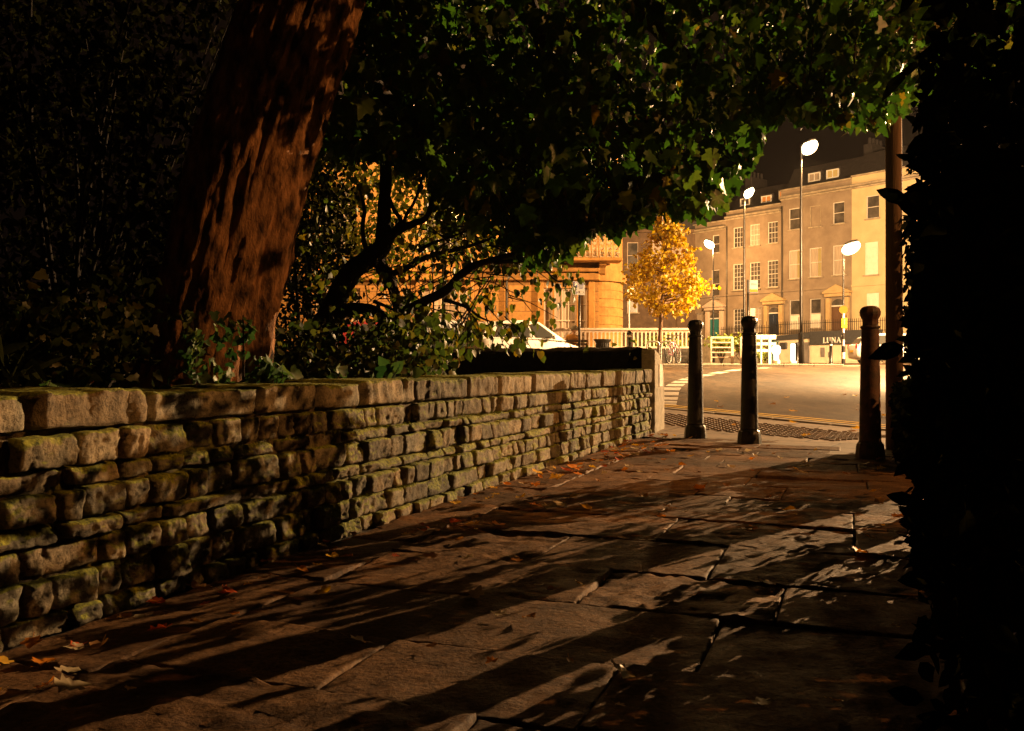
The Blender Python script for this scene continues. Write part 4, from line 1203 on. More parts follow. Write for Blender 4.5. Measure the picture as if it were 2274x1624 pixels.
g = MB(); g.box(FP(-2.4, 4.385, 1.6), (.2, .03, .35), ax); g.box(FP(-2.45, 4.386, 2.5), (.1, .03, .2), ax); g.build('red_notice', MAT['red'], s2)
g = MB(); g.box(FP(-3.25, 4.45, 2.3), (.6, .2, .5), ax, .04); g.build('hanging_sign', MAT['fascia'], s2)
# S sign at right
t = thing('shop_sign', 'pale shop sign panel with a big S beyond the russet bollard', 'sign', FP(-11.6, 4.9, 2.2))
g = MB(); g.box(FP(-11.9, 4.75, 2.45), (1.3, .08, .55), ax, .01); g.build('panel', MAT['shopwall'], t)
g = MB(); serif(g, 'S', FP(-11.40, 4.80, 2.28), -FE, .38, FN * .02); g.build('lettering', MAT['ink'], t)
for k in (-1, 1):
    g = MB(); g.box(FP(-11.9 + k * .5, 4.72, 1.6), (.06, .06, 1.2), ax); g.build('post', MAT['darkpole'], t)

# railings along the terrace edge
rl = thing('railings', 'black iron spearhead railings along the terrace edge above the shops', 'railings', FP(-5, 3.9, TZ))
g = MB()
rl2 = thing('railings', 'dark iron railings on the lower terrace step in front of the small-paned house', 'railings', FP(1.2, 2.5, TZ - .1))
g2 = MB()
for k in range(100):
    tt = -12.2 + k * .165; zt = TZ - .02; hh = 1.1 if k % 12 else 1.4
    pz = zt - (.12 if tt > -1.8 else 0); oo = 4.0 if tt < -1.8 else 2.5
    (g if tt < -1.8 else g2).tube([FP(tt, oo, pz), FP(tt, oo, pz + hh * .92), FP(tt, oo, pz + hh)], [.024, .024, .004], 5)
g.build('bars', MAT['iron'], rl); g2.build('bars', MAT['iron'], rl2)
for z in (.12, .82):
    g = MB(); g.box(FP(-7, 4.0, TZ + z), (10.4, .035, .04), ax); g.build('rail', MAT['iron'], rl)
    g = MB(); g.box(FP(1.25, 2.5, TZ + z - .12), (6.1, .035, .04), ax); g.build('rail', MAT['iron'], rl2)

# dark brick building beyond the golden tree
db = thing('brick_building', 'dim dark brick building behind the golden tree with pale sash windows', 'building', (12.7, 84, .9))
E, N_ = Vector((1, 0, 0)), Vector((0, -1, 0))
ops = [(.9, 1.9, 9.6, 12.0), (3.1, 4.1, 9.8, 12.2), (.9, 1.9, 5.6, 7.9), (3.1, 4.1, 5.6, 7.9), (5.0, 6.0, 5.6, 7.9), (5.0, 6.0, 9.8, 12.2)]
g = MB(); wall_open(g, (9.6, 82, 0), E, N_, 7.5, .5, 13.2, ops)
g.box((13.35, 86.2, 6.8), (7.5, 8.0, 12.6)); g.build('wall', MAT['brick'], db)
for k, (a, b, c, d) in enumerate(ops): sash(db, (9.6, 82, 0), E, N_, a, b, c, d, CU if k % 2 else GL, 1, 1, fm=MAT['cream'])
g = MB(); g.box((13.35, 81.85, 13.0), (7.7, .5, .3), None, .03); g.build('cornice', MAT['brick'], db)
g = MB(); g.prism([(-.1, 0), (7.6, 0), (5.9, 2.6), (1.6, 2.6)], (9.6, 82, 13.2), E, UP, (0, 8, 0)); g.build('roof', MAT['slate'], db)

# ================================================================== AMBER BOW-FRONTED BUILDING
BY = 38.0
ab = thing('stone_building', 'amber ashlar building with rounded corner and iron balcony behind the cream fence', 'building', (0, BY + 2, .9))
def bx(px): return (px - 1137) / F * BY
def bz(py): return CAM_H + (815 - py) / F * BY
x0 = bx(560); Wd = bx(1330) - x0
wins = [(936, 1038), (1208, 1304), (700, 800)]
ops = [(bx(a) - x0, bx(b) - x0, 1.25, bz(640)) for a, b in wins] + [(bx(a) - x0 + .15, bx(b) - x0 - .15, 5.5, 8.2) for a, b in wins]
g = MB(); wall_open(g, (x0, BY, 0), E, N_, Wd, .5, 10.5, ops, .22); g.build('wall', MAT['ashlar'], ab)
# rounded corner pier in separate courses with grooves
g = MB(); z = 1.0
def arc(r_off, z):
    cx, cy = bx(1330), BY
    rx, ry = bx(1396) - bx(1330) + r_off, 2.2 + r_off
    out = []
    for k in range(15):
        a = PI * .5 * k / 14
        out.append((cx + rx * math.sin(a), cy + ry * (1 - math.cos(a)) - r_off, z))
    return out
while z < 4.2:
    zt = z + .365
    rows = [arc(0, z), arc(0, z + .33), arc(-.035, z + .335), arc(-.035, zt)]
    for a in range(3):
        for k in range(14):
            g.add([rows[a][k], rows[a][k + 1], rows[a + 1][k + 1], rows[a + 1][k]], [(0, 1, 2, 3)])
    z = zt
for (za, zb_, r0) in ((z, 4.75, .02), (4.75, 10.5, -.02)):
    A, B = arc(r0, za), arc(r0, zb_)
    for k in range(14): g.add([A[k], A[k + 1], B[k + 1], B[k]], [(0, 1, 2, 3)])
e0 = arc(0, 0)[-1]
g.add([(e0[0], e0[1], .5), (e0[0], BY + 10, .5), (e0[0], BY + 10, 10.5), (e0[0], e0[1], 10.5)], [(0, 1, 2, 3)])
g.build('corner_pier', MAT['ashlar_plain'], ab)
g = MB(); g.box((bx(1330) - Wd / 2, BY - .12, 4.45), (Wd, .3, .30), None, .03); g.box((bx(1330) - Wd / 2, BY - .2, 4.72), (Wd, .46, .16), None, .03)
A, B = arc(.16, 4.28), arc(.16, 4.62)
for k in range(14): g.add([A[k], A[k + 1], B[k + 1], B[k]], [(0, 1, 2, 3)])
g.build('entablature', MAT['ashlar_plain'], ab)
for px in (930, 1046, 1200, 1313):
    g = MB(); g.box((bx(px), BY - .06, 2.6), (.26, .14, 3.3), None, .02); g.build('pilaster', MAT['ashlar_plain'], ab)
def triple(a, b, z0, z1):
    X0, X1 = bx(a), bx(b); W = X1 - X0
    for k, (f0, f1, cols) in enumerate(((0, .2, 1), (.24, .76, 3), (.8, 1, 1))):
        sash(ab, (0, BY, 0), E, N_, X0 + W * f0, X0 + W * f1, z0, z1, CU, cols, 2, .06, .035, .16, MAT['ashlar_plain'], MAT['cream'])
    g = MB()
    for f in (.22, .78): g.box((X0 + W * f, BY + .06, (z0 + z1) / 2), (W * .04, .2, z1 - z0), None)
    g.build('mullion', MAT['ashlar_plain'], ab)
for a, b in wins: triple(a, b, 1.25, bz(640))
for a, b in wins: sash(ab, (0, BY, 0), E, N_, bx(a) + .15, bx(b) - .15, 5.5, 8.2, GL, 3, 2, .07, .035, .16, MAT['ashlar_plain'], MAT['cream'])
g = MB(); g.box((bx(1200), BY - .55, 5.08), (bx(1376) - bx(1024), 1.1, .13), None, .03); bal = g.build('balcony', MAT['ashlar_plain'], ab)
g = MB()
for px in (1335, 1195, 1050):
    g = MB(); g.prism([(0, 0), (.75, 0), (.7, -.12), (.45, -.2), (.3, -.42), (.12, -.5), (0, -.5)], (bx(px) - .14, BY, 5.0), (0, -1, 0), UP, (.28, 0, 0)); g.build('bracket', MAT['ashlar_plain'], ab)
g = MB()
for k in range(12):
    px = 1362 - k * 15.6
    X = bx(px)
    for dx in (-.09, .09):
        pts, rad = smoothpts([(X + dx, BY - 1.05, 5.15), (X + dx, BY - 1.22, 5.3), (X + dx, BY - 1.12, 5.6), (X + dx, BY - 1.0, 5.85), (X + dx, BY - 1.1, 6.05)], [.022] * 5, 4)
        g.tube(pts, rad, 5)
    for zc in (5.32, 5.5, 5.72, 5.92):
        s_ = .09
        g.prism([(-s_, 0), (0, -.07), (s_, 0), (0, .07), (-s_, .03), (0, .11), (s_ * 1.1, .02), (0, -.1)][:4], (X, BY - 1.15, zc), E, UP, (0, .03, 0))
    g.prism([(-.1, 0), (.1, 0), (0, .14)], (X, BY - 1.13, 5.16), E, UP, (0, .03, 0))
g.box((bx(1270), BY - 1.08, 6.07), (bx(1370) - bx(1170), .05, .05))
g.build('balcony_railing', mat('balcony_iron_cream', (.34, .25, .16)), bal)
g = MB(); g.tube([(bx(1125), BY - .09, 1), (bx(1125), BY - .09, 4.4)], .05, 8); g.build('rain_pipe', MAT['darkpole'], ab)
g = MB(); g.prism([(-.2, 0), (Wd + 1.2, 0), (Wd - 1.5, 3), (2, 3)], (x0, BY + .3, 10.5), E, UP, (0, 9, 0)); g.build('roof', MAT['slate'], ab)
g = MB(); g.tube([P(1397, 790, 37), P(1397, 645, 37)], .03, 8)
o = g.build('white_pipe', MAT['white']); tag(o, 'thin white upright pipe at the rounded corner of the amber building', 'pipe')

# ================================================================== STREET FURNITURE ON THE FAR SIDE
def fz(x, y): return far_z(x, y)
# cream balustrade fence on a low plinth
FY = 33.6
def fx(px): return (px - 1137) / F * FY
fe = thing('balustrade', 'cream painted balustrade with round-topped slots in front of the amber building', 'fence', (fx(1370), FY, fz(fx(1370), FY)))
zt, zb_ = CAM_H + (815 - 729) / F * FY, CAM_H + (815 - 774) / F * FY
X0, X1 = fx(1120), fx(1533)
g = MB(); g.box(((X0 + X1) / 2, FY, zt - .045), (X1 - X0, .14, .09), None, .015); g.build('top_rail', MAT['cream'], fe)
g = MB(); g.box(((X0 + X1) / 2, FY, zb_ + .03), (X1 - X0, .12, .07), None, .01); g.build('bottom_rail', MAT['cream'], fe)
g = MB(); n = int((X1 - X0) / .15); stp = (X1 - X0) / n
for k in range(n):
    xa = X0 + k * stp
    g.box((xa, FY, (zt + zb_) / 2 - .04), (.055, .06, zt - zb_ - .13), None)
    if k < n:     # arch head between slats
        r = (stp - .055) / 2; cx = xa + stp / 2; zc = zt - .09 - r - .06
        poly = [(-r - .027, 0), (-r, 0)] + [(-r * math.cos(a), r * math.sin(a)) for a in [PI * i / 8 for i in range(1, 8)]] + [(r, 0), (r + .027, 0), (r + .027, r + .065), (-r - .027, r + .065)]
        nn_ = len(poly)
        g.prism(poly, (cx, FY - .028, zc), E, UP, (0, .056, 0))
g.build('baluster', MAT['cream'], fe)
g = MB(); g.box(((X0 + X1) / 2, FY + .02, (zb_ + fz(0, FY)) / 2 - .03), (X1 - X0, .25, zb_ - fz(0, FY) + .05), None, .02); g.build('plinth', MAT['dark_stone'], fe)
# planting seen through and past the balustrade
def planter(label, px, py, Y, n, sx, sy, name='garden_shrub'):
    cl = np.array([tuple(P(R.gauss(px, sx), R.gauss(py, sy), Y + R.uniform(-.3, .3))) for _ in range(40)])
    pp = clump(cl, n, .09); b = Vector((pp[:, 0].mean(), Y, fz(pp[:, 0].mean(), Y)))
    t = thing(name, label, 'bush', b); leaf_obj('foliage', leaf_mesh(pp, NR.uniform(.07, .13, n), HEART, .3, .25), MAT['planter'], t)
    g = MB()
    for _ in range(6): g.tube([b, b.lerp(Vector(pp[R.randrange(n)]), .6), Vector(pp[R.randrange(n)])], [.03, .02, .01], 5)
    g.build('stem', MAT['darkbark'], t)
planter('rounded yellow-green bush behind the white gate', 1650, 760, 34.6, 700, 14, 8)
planter('low green planting behind the balustrade near the bicycle', 1472, 762, 34.8, 500, 26, 7)
planter('small sparse bush behind the left part of the white gate', 1600, 765, 34.8, 350, 14, 7)
planter('small bush behind the thick white fence by the dark cabinet', 1700, 786, 34.4, 260, 11, 5)

# white gate and fence
def rails(name, label, px0, px1, Y, ytop, ybot, n, posts, thick, m=None):
    m = m or MAT['white']
    t = thing(name, label, 'fence', P((px0 + px1) / 2, 803, Y))
    a, b = P(px0, ytop, Y), P(px1, ytop, Y); zt = a.z; zb_ = P(px0, ybot, Y).z; zg = fz(a.x, Y)
    for k in range(n):
        z = zt + (zb_ - zt) * k / (n - 1); th = thick * (1.6 if k == 0 else 1)
        g = MB(); g.box(((a.x + b.x) / 2, Y, z), (b.x - a.x, .05, th), None, .006); g.build('rail', m, t)
    for px in posts:
        x = P(px, 800, Y).x; g = MB(); g.box((x, Y + .004, (zg + zt) / 2), (.10 if px == posts[-1] else .06, .07, zt - zg + .03), None, .006); g.build('post', m, t)
    return t
rails('white_gate', 'cream-white field-type gate with five thin rails seen between two of the path bollards', 1578, 1627, 33.0, 750, 794, 5, [1579, 1626], .045, MAT['cream'])
rails('white_gate', 'short white gate beside the cream post in front of the rounded bush', 1645, 1668, 32.6, 750, 791, 4, [1645, 1667, 1672], .045, MAT['cream'])
rails('white_fence', 'thick bright white post and rail fence next to the dark green cabinet', 1674, 1723, 32.2, 749, 779, 3, [1690, 1709], .10)
t = thing('utility_cabinet', 'dark green street cabinet post at the end of the white fence', 'cabinet', P(1716, 803, 32.4))
g = MB(); c = P(1716, 783, 32.4); g.box(c, (.34, .3, .72), None, .02); g.build('case', MAT['curio'], t)
g = MB(); g.box(c + Vector((0, 0, .385)), (.40, .36, .05), None, .015); g.build('lid', MAT['curio'], t)
# illuminated traffic bollards
for px, Y, lab, rnd in ((1724, 31.6, 'glowing round-topped white traffic bollard beside the dark cabinet', True), (1761, 33.0, 'glowing flat white traffic bollard between iron bollard and cabinet', False)):
    x = P(px, 0, Y).x; z = fz(x, Y); t = thing('traffic_bollard', lab, 'bollard', (x, Y, z), 0, 'lit traffic bollards')
    g = MB()
    if rnd: g.lathe([(.13, .02), (.13, .12), (.09, .14)], (x, Y, z), 12)
    else: g.box((x, Y, z + .05), (.22, .22, .1), None, .02)
    g.build('base', MAT['shopwall'], t)
    g = MB()
    if rnd: g.lathe([(.09, .14), (.09, .32), (.14, .40), (.16, .5), (.14, .6), (.07, .66)], (x, Y, z), 14)
    else: g.box((x, Y, z + .42), (.15, .12, .64), None, .02)
    g.build('lit_body', MAT['bollardlight'], t, rnd)
# far iron bollards
def far_bollard(label, px, ytop, Y, band):
    x = P(px, 0, Y).x; z = fz(x, Y) if Y > FK else gz(Y) - .02; H = CAM_H + (815 - ytop) / F * Y - z
    t = thing('street_bollard', label, 'bollard', (x, Y, z), 0, 'iron bollards along the street')
    g = MB(); g.lathe([(.12, 0), (.12, .08), (.09, .12), (.075, .16), (.065, H * .80)], (x, Y, z), 14); g.build('shaft', MAT['iron'], t, True)
    g = MB(); g.lathe([(.066, H * .80), (.068, H * .805), (.068, H * .86), (.064, H * .865)], (x, Y, z), 14); g.build('band', MAT['white'] if band else MAT['iron'], t)
    g = MB(); g.lathe([(.065, H * .865), (.09, H * .885), (.095, H * .92), (.075, H * .96), (.03, H)], (x, Y, z), 14); g.build('cap', MAT['iron'], t, True)
far_bollard('plain dark iron bollard just left of the tallest lamp post', 1770, 760, 40, False)
far_bollard('dark iron bollard with a pale collar in front of the grey shop door', 1845, 757, 40, True)
far_bollard('white-banded bollard standing before the white car', 1180, 738, 26.5, True)
far_bollard('white-banded bollard in front of the balustrade beside the litter bin', 1397, 734, 31.5, True)

# golden tree
YD = 31.2
gt = thing('golden_tree', 'small conical street tree in bright golden autumn leaf', 'tree', (P(1467, 0, YD).x, YD, fz(5, YD)))
g = MB()
pts, rad = smoothpts([(P(1463, 0, YD).x, YD, .75), P(1466, 740, YD), P(1469, 690, YD), P(1474, 600, YD), P(1478, 500, YD), P(1482, 470, YD)], [.10, .075, .065, .05, .03, .01], 6)
g.tube(pts, rad, 10, .1); g.build('trunk', MAT['wood'], gt, True)
cl = []; g = MB()
for k in range(170):
    f = R.random() ** .8
    y = 470 + f * 218; half = np.interp(y, [465, 500, 540, 580, 620, 650, 690], [4, 22, 46, 74, 92, 90, 38])
    a = R.uniform(0, 2 * PI); rr = half * math.sqrt(R.uniform(.25, 1))
    c = P(1478 + rr * math.cos(a) + 4, y + R.uniform(-6, 6), YD) + Vector((0, rr / F * YD * math.sin(a), 0)); cl.append(tuple(c))
    if k % 2 == 0:
        b = P(1475, min(690, y + 26), YD); g.tube([b, (b + c) / 2 + Vector((0, 0, -.05)), c], [.02, .013, .004], 5)
g.build('branch', MAT['wood'], gt)
lp = clump(np.array(cl), 3900, .115)
leaf_obj('crown', leaf_mesh(lp, NR.uniform(.08, .15, len(lp)), SYC, .4, .3), MAT['gold'], gt)

# bicycle stands and bicycle
for k, (px, lab) in enumerate(((1437, 'steel hoop bicycle stand nearest the golden tree'), (1468, 'steel hoop bicycle stand beside the leaning bicycle'))):
    Y = 30.9; a = P(px - 0, 0, Y).x; w = .42; z = fz(a, Y)
    pts, rad = smoothpts([(a, Y, z), (a, Y, z + .62), (a + .08, Y, z + .76), (a + w - .08, Y, z + .76), (a + w, Y, z + .62), (a + w, Y, z)], [.028] * 6, 4)
    g = MB(); g.tube(pts, rad, 8); o = g.build('bicycle_stand', MAT['steel'], None, True); tag(o, lab, 'bicycle stand', 'steel hoop bicycle stands')
by = P(1497, 0, 30.7).x; bz0 = fz(by, 30.7)
bk = thing('bicycle', 'dark purple bicycle leaning on the steel stands behind the nearest bollard', 'bicycle', (by, 30.7, bz0), math.radians(62))
def B(x, z, y=0):
    p = Matrix.Translation((by, 30.7, bz0)) @ Matrix.Rotation(math.radians(62), 4, 'Z') @ Vector((x, y + z * .1, z)); return p
def wheel(x):
    g = MB(); pts = [B(x + .33 * math.cos(a), .34 + .33 * math.sin(a)) for a in [2 * PI * i / 28 for i in range(29)]]
    g.tube(pts, .022, 6, cap=False); w = g.build('wheel', MAT['tyre'], bk, True)
    g = MB(); pts = [B(x + .30 * math.cos(a), .34 + .30 * math.sin(a)) for a in [2 * PI * i / 28 for i in range(29)]]
    g.tube(pts, .010, 5, cap=False)
    for i in range(12):
        a = 2 * PI * i / 12; g.tube([B(x, .34), B(x + .3 * math.cos(a), .34 + .3 * math.sin(a))], .003, 4)
    g.build('rim', MAT['steel'], w)
wheel(-.52); wheel(.52)
g = MB()
for a, b in (((-.12, .30), (-.22, .78)), ((-.12, .30), (.34, .72)), ((-.2, .72), (.36, .78)), ((-.52, .34), (-.12, .30)), ((-.52, .34), (-.2, .72)), ((.36, .78), (.52, .34))): g.tube([B(*a), B(*b)], .018, 7)
g.build('frame', MAT['purple'], bk, True)
g = MB(); g.tube([B(.34, .8), B(.31, .98)], .014, 6); g.tube([B(.27, 1.0, -.28), B(.33, .99, -.1), B(.33, .99, .1), B(.27, 1.0, .28)], .014, 6); g.build('handlebar', MAT['steel'], bk, True)
g = MB(); g.ell(B(-.24, .86), (.13, .07, .035)); g.build('saddle', MAT['tyre'], bk, True)

# bench, person, litter bin, cone
PY = 31.6
def px_(p): return P(p, 0, PY).x
bzg = fz(1, PY)
bn = thing('bench', 'dark slatted street bench by the parking sign under the seated person', 'bench', (px_(1262), PY, bzg))
g = MB()
for k in range(4): g.box((px_(1262), PY - .12 + k * .11, bzg + .44), (1.3, .09, .035), None, .006)
g.build('seat', MAT['planks'], bn)
g = MB()
for k in range(3): g.box((px_(1262), PY - .22 - k * .02, bzg + .56 + k * .12), (1.3, .035, .09), None, .006)
g.build('backrest', MAT['planks'], bn)
for sx in (-.55, .55):
    g = MB(); g.box((px_(1262) + sx, PY + .05, bzg + .21), (.06, .42, .42), None, .01); g.build('leg', MAT['iron'], bn)
def skin(name, pts, edges, rad, m, parent, sub=2):
    w = world_of(parent).inverted() if parent else Matrix.Identity(4)
    me = bpy.data.meshes.new(name); me.from_pydata([tuple(w @ Vector(p)) for p in pts], edges, []); me.materials.append(m)
    o = bpy.data.objects.new(name, me); C.objects.link(o)
    if parent: o.parent = parent
    md = o.modifiers.new('skin', 'SKIN'); md.use_smooth_shade = True
    for i, r in enumerate(rad):
        o.data.skin_vertices[0].data[i].radius = (r, r) if not isinstance(r, tuple) else r
    o.data.skin_vertices[0].data[0].use_root = True
    s = o.modifiers.new('sub', 'SUBSURF'); s.levels = sub; s.render_levels = sub
    return o
px0, py0 = px_(1272), PY + .02
def Q(x, y, z): return (px0 + x, py0 + y, bzg + z)
bp = [Q(0, 0, .50), Q(.0, -.03, .72), Q(.0, -.02, .92), Q(.01, 0, 1.03), Q(.03, .03, 1.10), Q(.06, .05, 1.20), Q(.07, .06, 1.29),
      Q(-.17, -.01, .95), Q(-.24, .06, .72), Q(-.10, .26, .62), Q(.18, .0, .95), Q(.27, .08, .72), Q(.16, .30, .60),
      Q(-.1, .08, .50), Q(-.11, .46, .50), Q(-.1, .50, .08), Q(-.1, .62, .04), Q(.1, .08, .50), Q(.12, .46, .50), Q(.12, .5, .08), Q(.12, .62, .04)]
be = [(0, 1), (1, 2), (2, 3), (3, 4), (4, 5), (5, 6), (2, 7), (7, 8), (8, 9), (2, 10), (10, 11), (11, 12), (0, 13), (13, 14), (14, 15), (15, 16), (0, 17), (17, 18), (18, 19), (19, 20)]
br = [.15, .14, .15, .075, .058, .095, .075, .07, .055, .036, .07, .055, .036, .085, .062, .045, .035, .085, .062, .045, .035]
person = skin('person', bp, be, br, MAT['skin'], None)
tag(person, 'person in tan jacket and grey knit hat sitting with back to us on the bench', 'person')
jp = [Q(0, 0, .48), Q(.0, -.03, .72), Q(.0, -.02, .93), Q(.01, .0, 1.02), Q(-.17, -.01, .95), Q(-.24, .06, .72), Q(-.13, .22, .63), Q(.18, .0, .95), Q(.27, .08, .72), Q(.18, .26, .61)]
skin('jacket', jp, [(0, 1), (1, 2), (2, 3), (2, 4), (4, 5), (5, 6), (2, 7), (7, 8), (8, 9)], [.18, .175, .185, .09, .095, .078, .06, .095, .078, .06], MAT['jacket'], person)
skin('trousers', [Q(0, 0, .50), Q(-.1, .08, .50), Q(-.11, .46, .50), Q(-.1, .50, .12), Q(.1, .08, .50), Q(.12, .46, .50), Q(.12, .5, .12)], [(0, 1), (1, 2), (2, 3), (0, 4), (4, 5), (5, 6)], [.165, .105, .082, .065, .105, .082, .065], MAT['trousers'], person)
g = MB(); g.lathe([(.128, 0), (.132, .05), (.125, .10), (.10, .145), (.05, .17), (.01, .175)], Q(.065, .055, 1.19), 18); g.build('hat', MAT['hat'], person, True)
g = MB()       # face, nose and ears, turned to the right
fc = Vector(Q(.10, .09, 1.19))
g.ell(fc + Vector((.065, .02, .0)), (.02, .018, .025)); g.ell(fc + Vector((-.05, -.10, .0)), (.018, .025, .035)); g.build('face_feature', MAT['skin'], person, True)
bn2 = thing('litter_bin', 'black ribbed litter bin with flared rim in front of the balustrade', 'litter bin', (P(1338, 0, 31.5).x, 31.5, fz(3, 31.5)))
c = (P(1338, 0, 31.5).x, 31.5, fz(3, 31.5))
g = MB(); g.lathe([(.21, 0), (.22, .05), (.225, .72)], c, 20)
for k in range(20):
    a = 2 * PI * k / 20; g.box((c[0] + .228 * math.cos(a), c[1] + .228 * math.sin(a), c[2] + .4), (.03, .03, .66), (Vector((math.cos(a), math.sin(a), 0)), Vector((-math.sin(a), math.cos(a), 0)), UP), .006)
g.build('body', MAT['bin'], bn2)
g = MB(); g.lathe([(.225, .72), (.27, .78), (.315, .84), (.315, .865), (.27, .865), (.2, .80), (.02, .78)], c, 20); g.build('rim', MAT['bin'], bn2)
cn = thing('traffic_cone', 'small orange cone beside the bench and sign post', 'cone', (P(1277, 0, 30.6).x, 30.6, fz(2, 30.6)))
c = (P(1277, 0, 30.6).x, 30.6, fz(2, 30.6)); 
g = MB(); g.lathe([(.15, .03), (.03, .64), (.02, .65)], c, 14); g.build('cone', MAT['orange'], cn, True)
g = MB(); g.box((c[0], c[1], c[2] + .016), (.38, .38, .03), None, .01); g.build('base', MAT['tyre'], cn)

# parking sign
SY = 24.0
ta_ = math.radians(32); SAX = (Vector((math.cos(ta_), math.sin(ta_), 0)), Vector((-math.sin(ta_), math.cos(ta_), 0)), UP)
ps = thing('parking_sign', 'white parking sign with blue P on a grey post before the amber building', 'sign', (P(1286, 0, SY).x, SY, gz(SY)))
g = MB(); g.tube([(P(1287, 0, SY).x, SY, gz(SY) - .1), P(1286, 630, SY)], .034, 10); g.build('post', MAT['darkpole'], ps, True)
g = MB(); c = P(1286, 641, SY) - SAX[1] * .055 - SAX[0] * .05; g.box(c, (.40, .012, .36), SAX, .005); pn = g.build('panel', mat('sign_white', (.36, .36, .36)), ps)
yy = c.y - .010
SN = -SAX[1]
def sp_(x, z, d=.009): return c + SAX[0] * x * 1.1 + SN * d + UP * z
def sg(mb, x, z, w, h): mb.box(sp_(x, z), (w * 1.1, .006, h), SAX)
g = MB(); sg(g, -.105, .085, .10, .15); g.build('blue_square', MAT['blue'], pn)
g = MB(); serif(g, 'P', sp_(-.14, .035, .0125), SAX[0], .11, SN * .004); g.build('letter', MAT['letter'], pn)
g = MB()
for k, w in enumerate((.13, .15, .12, .14, .10)): sg(g, .06, .14 - k * .035, w, .013)
pts = [sp_(-.10 + .055 * math.cos(a), -.085 + .055 * math.sin(a)) for a in [.9 + (2 * PI - 1.2) * i / 20 for i in range(21)]]
g.tube(pts, .008, 5); sg(g, -.10, -.085, .05, .012)
g.build('lettering', MAT['blue'], pn)
g = MB(); sg(g, .07, -.10, .14, .05); g.build('notice', MAT['brown'], pn)
g = MB(); g.box(sp_(.07, -.092, .0135), (.11, .004, .010), SAX); g.box(sp_(.07, -.112, .0135), (.09, .004, .010), SAX); g.build('notice_lettering', MAT['letter'], pn)

# bus stop flag
UY = 38.0
bs = thing('bus_stop', 'bus stop pole with white flag and orange foot panel between lamp posts', 'bus stop', (P(1661, 0, UY).x, UY, fz(10, UY)))
g = MB(); g.tube([(P(1662, 0, UY).x, UY, fz(10, UY)), P(1661, 624, UY)], .05, 10); g.build('pole', MAT['darkpole'], bs, True)
c = P(1673, 637, UY); g = MB(); g.box(c, (.36, .04, .54), None, .01); fl = g.build('flag', mat('flag_white', (.36, .34, .31)), bs)
g = MB(); g.box(P(1661.5, 636, UY) + Vector((0, -.02, 0)), (.10, .09, .55), None, .01); g.build('flag_holder', MAT['fascia'], bs)
g = MB(); g.box(c + Vector((0, -.024, -.17)), (.34, .006, .12)); g.build('route_panel', MAT['orange'], fl)
g = MB(); g.box(c + Vector((0, -.024, -.25)), (.34, .006, .035)); g.box(c + Vector((.02, -.024, .08)), (.26, .006, .035)); g.box(c + Vector((0, -.024, .135)), (.2, .006, .02)); g.build('lettering', MAT['ink'], fl)
g = MB(); g.box(P(1671, 694, UY), (.22, .05, .34), None, .01); g.build('timetable_case', MAT['cream'], bs)

# Belisha beacon
QY = 40.0
bb = thing('belisha_beacon', 'striped crossing beacon with glowing amber globe in front of the shop', 'beacon', (P(1873, 0, QY).x, QY, fz(14.7, QY)))
X = P(1873, 0, QY).x; z0 = fz(14.7, QY); zg = P(0, 688, QY).z
for k in range(8):
    g = MB(); a, b = z0 + (zg - .17 - z0) * k / 8, z0 + (zg - .17 - z0) * (k + 1) / 8
    r = .075 if k < 3 else .055
    g.tube([(X, QY, a), (X, QY, b)], r, 14); g.build('band', MAT['white'] if k % 2 else MAT['iron'], bb, False)
g = MB(); g.ell((X, QY, zg), (.18, .18, .18), None, 18, 12); g.build('globe', MAT['globe'], bb, True)
g = MB(); g.box((X, QY - .09, P(0, 718, QY).z), (.24, .05, .44), None, .01); pn = g.build('plate', MAT['yellow'], bb)
g = MB(); g.box((X, QY - .12, P(0, 716, QY).z), (.04, .006, .2)); g.ell((X, QY - .12, P(0, 711, QY).z), (.035, .006, .035)); g.build('symbol', MAT['ink'], pn)

